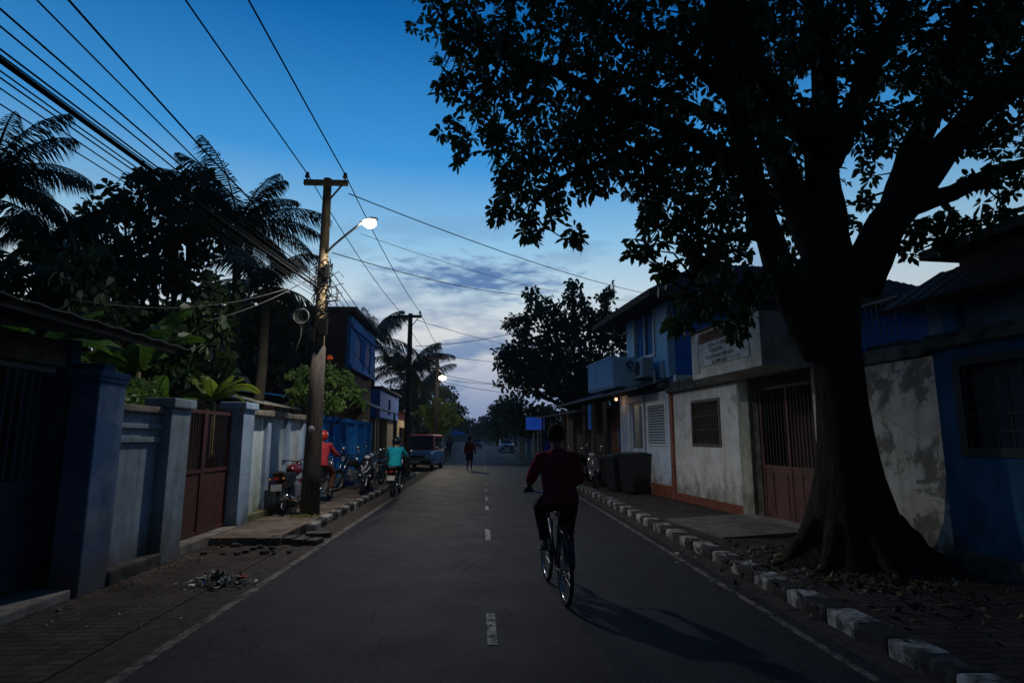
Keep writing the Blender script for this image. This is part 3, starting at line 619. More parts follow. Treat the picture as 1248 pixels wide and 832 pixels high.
    m = MB(); m.lathe([(.21, 0), (.21, .012), (.17, .014), (.04, .014)], (-.064, 5.5, 3.6), axis='X', seg=20); m.build('fan_grille', M_iron, ac)
    for y in (5.2, 5.75): m = MB(); m.beam((-.05, y, 3.3), (.5, y, 3.3), .03, .03); m.build('bracket', M_iron, ac)
    for a_, b_, c_, d_ in [(.44, 4.75, 3.2, 3.75), (-.3, 3.62, 3.0, 3.35)]: m = MB(); m.tube([(a_, b_, c_), (a_, b_, d_)], .028, seg=8); m.build('vent_pipe', M_steel, H)
    # bulb under the lean-to
    bl = T('hanging_bulb', 'small warm lit bulb under the lean-to of the blue house', 'bulb', (-.25, 6.9, 2.84))
    m = MB(); m.lathe([(.02, 0), (.02, .08)], (-.25, 6.9, 2.85), seg=10); m.build('socket', M_black, bl)
    m = MB(); m.ball((-.25, 6.9, 2.8), (.05, .05, .055)); m.build('globe', pm('bulb_glow', (.9, .8, .7), (.9, .8, .7), bump=0, emit=(1, .55, .3), es=1.6), bl, smooth=True)
    lamp_light('bulb_light', FR @ Vector((-.25, 6.9, 2.68)), .4, (1, .62, .35), size=.05)
    # ---- dark shops beyond
    for k, (y0, y1, lab) in enumerate([(7.4, 9.8, 'dark wooden shop under the lean-to with an orange wall and faded blue poster'), (9.9, 12.9, 'dark shuttered wooden shop farther along past the bins'), (13.1, 17.5, 'low dark plank shop with a grey sheet awning, last before the blue sign')]):
        sh = T('wooden_shop', lab, 'shop', (1.5, (y0+y1)/2, 0), 0, None)
        m = MB(); m.box(.5+.1*k, .6+.1*k, y0, y1, 0, 2.7)
        for i in range(int((y1-y0)/.22)): m.box(.47+.1*k, .5+.1*k, y0+i*.22+.01, y0+i*.22+.2, .05, 2.3-.1*k)
        m.box(.6, 4, y0, y0+.1, 0, 2.9); m.build('plank_wall', M_wood if k else pm('orange_brown_wall', (.24, .1, .06), (.14, .07, .05), scale=3, rough=.85), sh)
        for y in (y0+.06, (y0+y1)/2, y1-.06): m = MB(); m.box(-.5, -.41, y-.045, y+.045, .1, 2.75); m.build('post', M_wood, sh)
        m = MB()
        for i in range(int((y1-y0)/.15)):
            y = y0+i*.15; m.quad((-.75, y, 2.55+.02*(i % 2)), (-.75, y+.15, 2.55+.02*((i+1) % 2)), (2.5, y+.15, 3.05+.02*((i+1) % 2)), (2.5, y, 3.05+.02*(i % 2)))
        if k: r_ = m.build('awning', M_sheet, sh); r_.modifiers.new('s', 'SOLIDIFY').thickness = .02
        else:
            m.bm.free(); m = MB(); m.box(.44, .465, 7.7, 8.9, 1.35, 1.95); m.build('poster', pm('faded_blue_poster', (.05, .12, .25), (.3, .35, .4), scale=4, rough=.7, lo=.55, hi=.7), sh)
            m = MB(); m.box(-.46, -.43, 9.0, 9.4, 1.9, 2.75); m.build('cloth_strip', M_blue, sh)
    # ---- peeling boundary wall
    B = T('boundary_wall', 'peeling whitewashed wall with dark bare patches directly behind the big tree', 'wall', (0, -3.5, 0))
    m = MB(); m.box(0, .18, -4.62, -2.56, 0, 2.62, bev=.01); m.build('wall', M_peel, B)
    m = MB(); m.box(-.06, .25, -4.5, -2.56, 2.62, 2.78, bev=.02); m.build('coping', M_conc_d, B)
    # ---- house at the right edge, its wall shade put into deep blue colour
    D = T('shaded_house', 'deep blue single storey house with square barred window at the right edge', 'house', (3, -7, 0))
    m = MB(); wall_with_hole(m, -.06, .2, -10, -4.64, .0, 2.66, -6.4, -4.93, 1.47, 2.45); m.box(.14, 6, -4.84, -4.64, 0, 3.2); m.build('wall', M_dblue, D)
    m = MB(); m.box(-.16, .3, -10, -4.55, 2.66, 2.76, bev=.015); m.box(-.12, .3, -10, -4.58, 2.76, 2.84, bev=.01); m.build('ledge', M_conc_d, D)
    m = MB(); m.box(.25, .4, -10, -4.3, 2.84, 3.35); m.build('upper_wall', pm('grey_blue_plaster', (.16, .22, .28), (.1, .14, .18), scale=3, rough=.9), D)
    m = MB(); m.quad((-.15, -10, 3.22), (-.15, -4.0, 3.22), (.62, -4.2, 3.72), (.62, -10, 3.72)); lr = m.build('lower_roof', M_tile, D); lr.modifiers.new('s', 'SOLIDIFY').thickness = .07
    m = MB()
    for i in range(24): y = -10+i*.25; m.tube([(-.16, y, 3.26), (.62, y, 3.76)], .05, seg=6)
    m.build('tiles', M_tile, lr)
    m = MB(); m.box(.62, 6, -10, -4.5, 2.8, 3.98); m.build('attic_wall', M_brownwall, D)
    m = MB(); m.box(.42, 6.4, -10, -4.1, 3.98, 4.1); m.build('upper_roof', M_conc_d, D)
    m = MB(); m.box(-.08, .08, -5.0, -4.9, 1.40, 2.52); m.box(-.08, .08, -6.46, -6.38, 1.40, 2.52); m.box(-.08, .08, -6.38, -5.0, 2.43, 2.52); m.box(-.08, .08, -6.38, -5.0, 1.40, 1.49); wf = m.build('window', M_black, D)
    b = MB(); win_bars(b, -.03, -6.38, -5.0, 1.49, 2.43, 8, 5, .014); b.build('bars', M_black, wf)
    b = MB(); b.box(.08, .1, -6.4, -4.95, 1.45, 2.47); b.build('pane', pm('dull_pane', (.08, .09, .11), (.05, .06, .08), rough=.4, bump=0, scale=3), wf)
    m = MB(); m.box(-.1, .0, -10, -4.7, 0, .34, bev=.02); m.build('plinth', M_conc_d, D)
    # concrete ramp
    m = MB(); m.prism([(-1.75, .14), (-.3, .2), (-.3, .1), (-1.75, .1)], -2.35, -.2, axis='Y'); struct(m.build('ramp', pm('ramp_concrete', (.2, .18, .16), (.12, .11, .1), scale=4, rough=.9, bump=.3)))
    # wheelie bins
    def bin_(label, x, y, rz, s=1):
        t = T('wheelie_bin', label, 'bin', (x, y, .12), rz, 'wheelie bins by the white doorway')
        m = MB(); w0, w1, d0, d1, h = .22*s, .28*s, .25*s, .33*s, .95*s
        v = [m._v((a*w0, b*d0, .04)) for a, b in ((-1, -1), (1, -1), (1, 1), (-1, 1))]+[m._v((a*w1, b*d1, h)) for a, b in ((-1, -1), (1, -1), (1, 1), (-1, 1))]
        m.face(v[3::-1]); m.face(v[4:])
        for i in range(4): m.face([v[i], v[(i+1) % 4], v[4+(i+1) % 4], v[4+i]])
        m.box(-w1-.02, w1+.02, -d1-.02, d1+.02, h-.06, h, bev=.01); m.build('body', M_black, t, local=True, bevel=.015)
        m = MB(); m.prism([(-d1-.03, h+.005), (d1+.03, h+.005), (d1+.03, h+.03), (0, h+.09), (-d1-.03, h+.06)], -w1-.03, w1+.03, 'X'); m.build('lid', pm('bin_lid', (.03, .04, .05), (.04, .05, .06), rough=.35), t, local=True, bevel=.01)
        for sx in (-1, 1): m = MB(); m.lathe([(.1, -.025), (.1, .025)], (sx*(w0+.02), d0-.02, .1), axis='X', seg=16); m.build('wheel', M_rubber, t, local=True)
        m = MB(); m.tube([(-w1+.04, d1+.03, h-.03), (-w1+.04, d1+.1, h), (w1-.04, d1+.1, h), (w1-.04, d1+.03, h-.03)], .014, seg=8); m.build('handle', M_black, t, local=True)
    bin_('larger black wheelie bin nearest the white panel wall', -.42, 4.95, -1.2, 1.08)
    bin_('smaller black wheelie bin between the parked scooter and the larger bin', -.62, 5.75, -1.35, 1.0)
# ================================================================== LEFT ROW
GA = T('garage', 'dark low garage with corrugated roof edge and blue barred gate at the left edge', 'garage', (-6, 5, 0))
m = MB(); m.box(-4.4, -4.1, 6.56, 7.05, 0, 2.2, bev=.02); m.box(-4.41, -4.085, 6.545, 7.065, 2.2, 2.25, bev=.012); m.box(-4.42, -4.07, 6.53, 7.08, 2.25, 2.33, bev=.02); m.build('pillar', pm('blue_pillar_plaster', (.06, .13, .26), (.2, .26, .34), scale=2.2, rough=.85, bump=.4, lo=.45, hi=.7, stain=((.13, .11, .09), .1, 1.0)), GA)
m = MB(); m.box(-4.7, -4.35, 7.02, 7.2, 0, 2.45); m.box(-9, -4.72, 7.0, 7.15, 0, 2.72); m.box(-4.75, -4.4, -2, 1.9, 0, 2.6); m.box(-9, -8.85, -2, 7, 0, 2.8); m.build('wall', M_dblue, GA)
m = MB(); m.box(-4.68, -4.48, 1.9, 6.56, 2.35, 2.62); m.build('lintel', M_conc_d, GA)
m = MB(); y0 = -2; n = 100
pr = None
for i in range(n+1):
    y = -2+i*.0985; z = .009*math.sin(i*math.pi/2*1.0) ; c = (m._v((-3.82, y, 2.74+z)), m._v((-9.2, y, 3.45+z)))
    if pr: m.face([pr[0], pr[1], c[1], c[0]])
    pr = c
rf = m.build('roof', M_sheet, GA); rf.modifiers.new('s', 'SOLIDIFY').thickness = .012
m = MB(); m.box(-3.95, -3.92, -2, 7.7, 2.66, 2.73); m.build('fascia', M_iron, rf)
m = MB()
for y in (2.0, 3.5, 5.0, 6.45): m.box(-4.6, -4.54, y, y+.07, .14, 2.36)
for z in (.16, 1.12, 2.28): m.box(-4.597, -4.543, 2.0, 6.52, z, z+.07)
m.box(-4.575, -4.562, 2.0, 6.52, .18, 1.13)
for i in range(3):
    for k in range(2):
        y = 2.2+i*1.5+k*.68
        m.box(-4.565, -4.55, y, y+.05, .3, 1.03); m.box(-4.565, -4.55, y+.45, y+.5, .3, 1.03); m.box(-4.565, -4.55, y, y+.5, .28, .32); m.box(-4.565, -4.55, y, y+.5, 1.0, 1.04)
gt = m.build('gate', M_gateblue, GA)
m = MB()
for i in range(41): y = 2.1+i*.109; m.tube([(-4.57, y, 1.15), (-4.57, y, 2.3)], .012, seg=6)
m.build('bars', M_gateblue, gt)
m = MB(); m.box(-4.9, -4.12, -2, 6.5, 0, .11, bev=.02); m.build('step', M_conc, GA)
m = MB(); m.box(-4.95, -4.9, 1.9, 6.56, 0, 2.5); m.build('back_panel', M_iron, GA)

W1 = T('boundary_wall', 'short pale blue boundary wall panel between the big blue pillar and the rusty gate', 'wall', (-4.3, 7.6, 0))
m = MB(); m.box(-4.42, -4.26, 7.05, 8.15, 0, 1.92); m.box(-4.27, -4.22, 7.1, 8.12, 1.55, 1.62, bev=.008); m.box(-4.27, -4.22, 7.1, 8.12, 1.72, 1.78, bev=.008)
m.box(-4.27, -4.23, 7.1, 7.18, .3, 1.5); m.build('wall', pm('faded_blue_wall', (.29, .35, .41), (.2, .24, .28), scale=2.2, rough=.88, bump=.4, stain=((.12, .1, .08), 0, .7), blotch=((.25, .28, .3), 2.2, .6)), W1)
m = MB(); m.box(-4.5, -4.18, 7.05, 8.15, 1.92, 2.0, bev=.015); m.build('coping', M_conc, W1)
m = MB(); m.box(-4.28, -4.08, 7.05, 8.12, 0, .16, bev=.01); m.build('ledge', M_conc_d, W1)
m = MB(); m.box(-4.42, -4.12, 8.14, 8.66, 0, 2.0, bev=.012); m.box(-4.47, -4.07, 8.09, 8.71, 2.0, 2.13, bev=.02); m.build('pillar', MATS['faded_blue_wall'], W1)

G2 = T('metal_gate', 'rust red double metal gate with bars over solid lower panels', 'gate', (-4.35, 9.6, 0))
m = MB()
for y in (8.68, 9.56, 9.62, 10.5): m.box(-4.38, -4.33, y, y+.05, .15, 2.05)
for y in (8.68, 9.6):
    for z in (.16, 1.08, 1.98): m.box(-4.377, -4.333, y, y+.95, z, z+.05)
    m.box(-4.36, -4.35, y, y+.95, .18, 1.1)
m.build('gate_frame', M_rust, G2)
m = MB()
for i in range(22): y = 8.74+i*.083; m.tube([(-4.355, y, 1.1), (-4.355, y, 2.0)], .009, seg=6)
m.build('bars', M_rust, G2)
m = MB(); m.box(-4.7, -4.12, 8.66, 10.6, 0, .15, bev=.02); m.build('threshold', M_conc, G2)
W2 = T('boundary_wall', 'long pale boundary wall with pilasters and chipped coping left of the nearest utility pole', 'wall', (-4.3, 13, 0))
m = MB(); m.box(-4.5, -4.15, 10.6, 11.1, 0, 2.1, bev=.012); m.box(-4.55, -4.1, 10.55, 11.15, 2.1, 2.22, bev=.02); m.build('pillar', M_lblue, W2)
m = MB(); m.box(-4.5, -4.33, 11.1, 15.6, 0, 2.02); m.build('wall', pm('pale_green_blue_wall', (.6, .7, .7), (.48, .56, .56), scale=1.5, rough=.88, bump=.3, stain=((.16, .13, .07), 0, .6), blotch=((.16, .17, .18), 1.7, .60), stretch=(1, 2, .6)), W2)
m = MB()
for y in (12.1, 13.3, 14.45, 15.4): m.box(-4.34, -4.25, y, y+.2, 0, 2.02, bev=.01)
m.build('pilaster', M_lblue, W2)
m = MB(); rd = random.Random(2); y = 11.1
while y < 15.6:
    l = rd.uniform(.5, .9); m.box(-4.56, -4.2+rd.uniform(-.02, .02), y, min(y+l, 15.62)-.01, 2.02, 2.14+rd.uniform(-.02, .01), bev=.02); y += l
m.build('coping', M_conc, W2)
m = MB(); m.box(-4.34, -4.2, 11.1, 15.6, 0, .24, bev=.015); m.build('ledge', pm('mossy_ledge', (.2, .2, .11), (.1, .1, .06), scale=6, rough=.95), W2)
FN = T('sheet_fence', 'bright blue corrugated sheet metal fence behind the parked scooters', 'fence', (-4.3, 19, 0))
m = MB(); pr = None
for i in range(180):
    y = 15.65+i*.04; x = -4.34+(.03 if (i//2) % 2 else 0); c = (m._v((x, y, .1)), m._v((x, y, 2.08)))
    if pr: m.face([pr[0], c[0], c[1], pr[1]])
    pr = c
sf = m.build('sheet', M_bfence, FN); sf.modifiers.new('s', 'SOLIDIFY').thickness = .01
for y in (15.65, 17.1, 18.6, 20.1, 21.6, 22.75): m = MB(); m.box(-4.3, -4.2, y, y+.1, 0, 2.2); m.build('post', M_bfence, FN)
m = MB(); m.box(-4.36, -4.24, 15.6, 22.8, 2.08, 2.2, bev=.01); m.build('top_rail', M_bfence, FN)

B1 = T('two_storey_building', 'dark brown two storey building with bright blue upper front and narrow windows', 'building', (-7, 22, 0))
m = MB(); m.box(-13, -4.72, 20.4, 20.6, 0, 5.9); m.box(-4.9, -4.7, 20.6, 25, 0, 4.0); m.box(-13, -4.72, 24.8, 25, 0, 5.9); m.box(-13, -12.8, 20.6, 24.8, 0, 5.9); m.build('wall', M_brownwall, B1)
m = MB(); wall_with_hole(m, -4.72, .14, 20.36, 24.9, 4.0, 5.75, 21.3, 22.3, 4.35, 5.2); m.box(-4.6, -4.54, 22.6, 22.8, 4.05, 5.3); m.box(-4.6, -4.54, 23.8, 24.0, 4.05, 5.3); m.box(-4.62, -4.5, 20.36, 24.9, 5.35, 5.5); m.box(-4.62, -4.5, 20.36, 24.9, 3.95, 4.08); m.build('upper_front', M_bfence, B1)
m = MB(); m.box(-4.66, -4.62, 21.3, 22.3, 4.35, 5.2); m.build('window', paint('blue_curtained_pane', (.03, .12, .4), .7), B1)
m = MB(); m.box(-4.575, -4.565, 23.0, 23.7, 4.4, 5.2); m.build('window', MATS['blue_curtained_pane'], B1)
m = MB(); m.box(-13.2, -4.4, 20.2, 25.1, 5.9, 6.04); m.build('roof', M_conc_d, B1)
m = MB(); m.quad((-4.7, 20.9, 3.05), (-4.7, 25.2, 3.05), (-3.6, 25.2, 2.6), (-3.6, 20.9, 2.6)); r_ = m.build('porch_roof', M_sheet, B1); r_.modifiers.new('s', 'SOLIDIFY').thickness = .04
m = MB(); m.box(-4.69, -4.62, 23.1, 23.2, .9, 2.3); m.box(-4.69, -4.62, 23.9, 24.0, .9, 2.3); m.box(-4.69, -4.62, 23.2, 23.9, 2.2, 2.3); m.box(-4.69, -4.62, 23.2, 23.9, .9, 1.0); wn = m.build('window', MATS['white_gloss'], B1)
m = MB(); m.box(-4.67, -4.65, 23.2, 23.9, 1.0, 2.2); m.build('pane', M_glass, wn)
for y in (21.1, 25.0): m = MB(); m.tube([(-3.7, y, 0), (-3.7, y, 2.62)], .04, seg=8); m.build('post', M_iron, B1)
B2 = T('blue_shop', 'bright blue shop with projecting parapet and open dark front past the two storey building', 'shop', (-6, 29, 0))
m = MB(); m.box(-8, -4.7, 26.3, 26.5, 0, 3.7); m.box(-4.9, -4.7, 26.5, 27.2, 0, 2.5); m.box(-4.9, -4.7, 29.5, 32, 0, 2.5); m.box(-8, -4.7, 31.8, 32, 0, 3.6); m.box(-5.6, -5.5, 27.2, 29.5, 0, 2.5); m.build('wall', M_cream, B2)
m = MB(); wall_with_hole(m, -4.66, .12, 26.2, 32, 2.5, 3.72, 28.6, 29.3, 2.7, 3.4); m.box(-8, -4.5, 26.15, 26.29, 2.5, 3.74); m.build('parapet', M_blue, B2)
m = MB(); m.box(-8, -4.4, 26.1, 32.1, 3.74, 3.84); m.build('roof', M_conc_d, B2)
m = MB(); m.box(-4.6, -4.59, 28.6, 29.3, 2.7, 3.4); m.build('window', M_glass, B2)
B3 = T('cream_shop', 'small cream shop front half hidden behind the boxy red car', 'shop', (-6, 35, 0))
m = MB(); wall_with_hole(m, -4.8, .15, 32.4, 37.5, 0, 3.0, 33.3, 35.5, 0, 2.2); m.box(-8, -4.65, 32.4, 32.55, 0, 3.0); m.box(-6, -5.9, 33, 36, 0, 2.6); m.build('wall', M_cream, B3)
m = MB(); m.box(-8, -4.3, 32.3, 37.6, 3.0, 3.12); m.build('roof', M_conc_d, B3)
# roofs glimpsed over the left wall
C1 = T('outhouse', 'low outhouse with sheet roof glimpsed above the long pale wall', 'outhouse', (-6.5, 15, 0))
m = MB(); m.box(-8, -5.4, 13.5, 17, 0, 2.35); m.build('wall', M_cream, C1)
m = MB(); m.quad((-5.15, 13.2, 2.42), (-5.15, 17.2, 2.42), (-8.3, 17.2, 3.1), (-8.3, 13.2, 3.1)); r_ = m.build('roof', pm('pale_roof_sheet', (.75, .7, .55), (.5, .45, .35), scale=4, rough=.9), C1); r_.modifiers.new('s', 'SOLIDIFY').thickness = .03
C2 = T('blue_roofed_shed', 'small shed with blue sheet roof behind the flowering bush', 'shed', (-7.5, 19, 0))
m = MB(); m.box(-9, -6, 18, 20, 0, 2.7); m.build('wall', M_brownwall, C2)
m = MB(); m.quad((-5.8, 17.6, 2.8), (-5.8, 20.2, 2.8), (-9.2, 20.2, 3.2), (-9.2, 17.6, 3.2)); r_ = m.build('roof', M_blue, C2); r_.modifiers.new('s', 'SOLIDIFY').thickness = .04
# ================================================================== TREES
def leaf_mesh(centres, rnd, n_leaf, L0, W0, droop=.3, spread=1.0):
    """rosettes of pointed leaves: 6-vertex folded leaves"""
    V = []; Fc = []
    for c in centres:
        ax = Vector((rnd.gauss(0, 1), rnd.gauss(0, 1), rnd.gauss(.3, 1)-droop)).normalized()
        x = ax.orthogonal().normalized(); y = ax.cross(x); k = n_leaf if isinstance(n_leaf, int) else rnd.randint(*n_leaf)
        a0 = rnd.uniform(0, 6.28)
        for i in range(k):
            a = a0+2*math.pi*i/k+rnd.uniform(-.35, .35); d = (x*math.cos(a)+y*math.sin(a))*spread+ax*rnd.uniform(-.1, .7); d.z -= droop*.5; d.normalize()
            l = L0*rnd.uniform(.65, 1.2); w = W0*rnd.uniform(.75, 1.2); sd_ = d.cross(ax); sd_ = sd_.normalized() if sd_.length > .05 else x; nr = sd_.cross(d)
            sd_ = (sd_+nr*rnd.uniform(-.8, .8)).normalized()
            b = len(V); p = c+d*L0*.12
            V += [p, p+d*l*.35+sd_*w*.36+nr*.01, p+d*l*.72+sd_*w*.5-Vector((0, 0, .06*l)), p+d*l-Vector((0, 0, .2*l)), p+d*l*.72-sd_*w*.5-Vector((0, 0, .06*l)), p+d*l*.35-sd_*w*.36+nr*.01]
            Fc += [(b, b+1, b+2, b+3), (b, b+3, b+4, b+5)]
    return V, Fc
def blob_points(blobs, rnd, dens, rag=.25, squash=.85):
    pts = []
    for (c, r) in blobs:
        n = max(3, int(dens*r*r))
        for _ in range(n):
            d = Vector((rnd.gauss(0, 1), rnd.gauss(0, 1), rnd.gauss(0, 1))).normalized(); q = rnd.random()**.45
            q *= 1+rag*noise.noise(d*2.2+c*1.3)*1.6
            pts.append(c+Vector((d.x, d.y, d.z*squash))*r*q)
    return pts
def limb(m, pts, r0, r1, seg=9, jit=.04, rnd=random, wob=.08):
    """smooth tapered limb through control points"""
    P = [Vector(p) for p in pts]; out = []
    Q = [P[0]*2-P[1]]+P+[P[-1]*2-P[-2]]
    for i in range(1, len(Q)-2):
        for s in range(5):
            t = s/5; a, b, c, d = Q[i-1:i+3]
            out.append(.5*((2*b)+(c-a)*t+(2*a-5*b+4*c-d)*t*t+(3*b-a-3*c+d)*t**3)+Vector((rnd.gauss(0, jit), rnd.gauss(0, jit), rnd.gauss(0, jit)))*(.4 if i > 1 or s else 0))
    out.append(P[-1]); n = len(out)
    m.tube(out, [r0+(r1-r0)*(i/(n-1)) for i in range(n)], seg=seg, wob=wob); return out
DENS = 2.6
def tree(label, base, trunk_top, blobs, r0, dens, L0, W0, leafm, seed, n_leaf=(5, 8), name='tree', group=None, cat='tree', squash=.85, bark=M_bark, twig=True):
    rnd = random.Random(seed); base = Vector(base); t = T(name, label, cat, base, 0, group)
    m = MB(); tt = Vector(trunk_top); mid = (base+tt)/2+Vector((rnd.uniform(-.2, .2), rnd.uniform(-.2, .2), 0))
    pts = limb(m, [base-Vector((0, 0, .1)), mid, tt], r0, r0*.55, seg=10, rnd=rnd)
    for c, r in blobs:
        a = pts[int(len(pts)*rnd.uniform(.6, .98))-1]; md_ = (a+c)/2+Vector((rnd.uniform(-.3, .3), rnd.uniform(-.3, .3), -.1*(c-a).length))
        ps = limb(m, [a, md_, c], r0*.4, r0*.08, seg=6, rnd=rnd)
        for _ in range(4 if twig else 0):
            e = c+Vector((rnd.gauss(0, 1), rnd.gauss(0, 1), rnd.gauss(0, .8))).normalized()*r*.8; b = ps[rnd.randint(len(ps)//2, len(ps)-1)]
            m.tube([b, (b+e)/2+Vector((0, 0, .1*r)), e], [r0*.12, r0*.08, r0*.03], seg=4)
    m.build('trunk', bark, t, smooth=True)
    V, Fc = leaf_mesh(blob_points(blobs, rnd, dens*DENS, squash=squash), rnd, n_leaf, L0, W0); fast('crown', V, Fc, leafm, t)
    return t
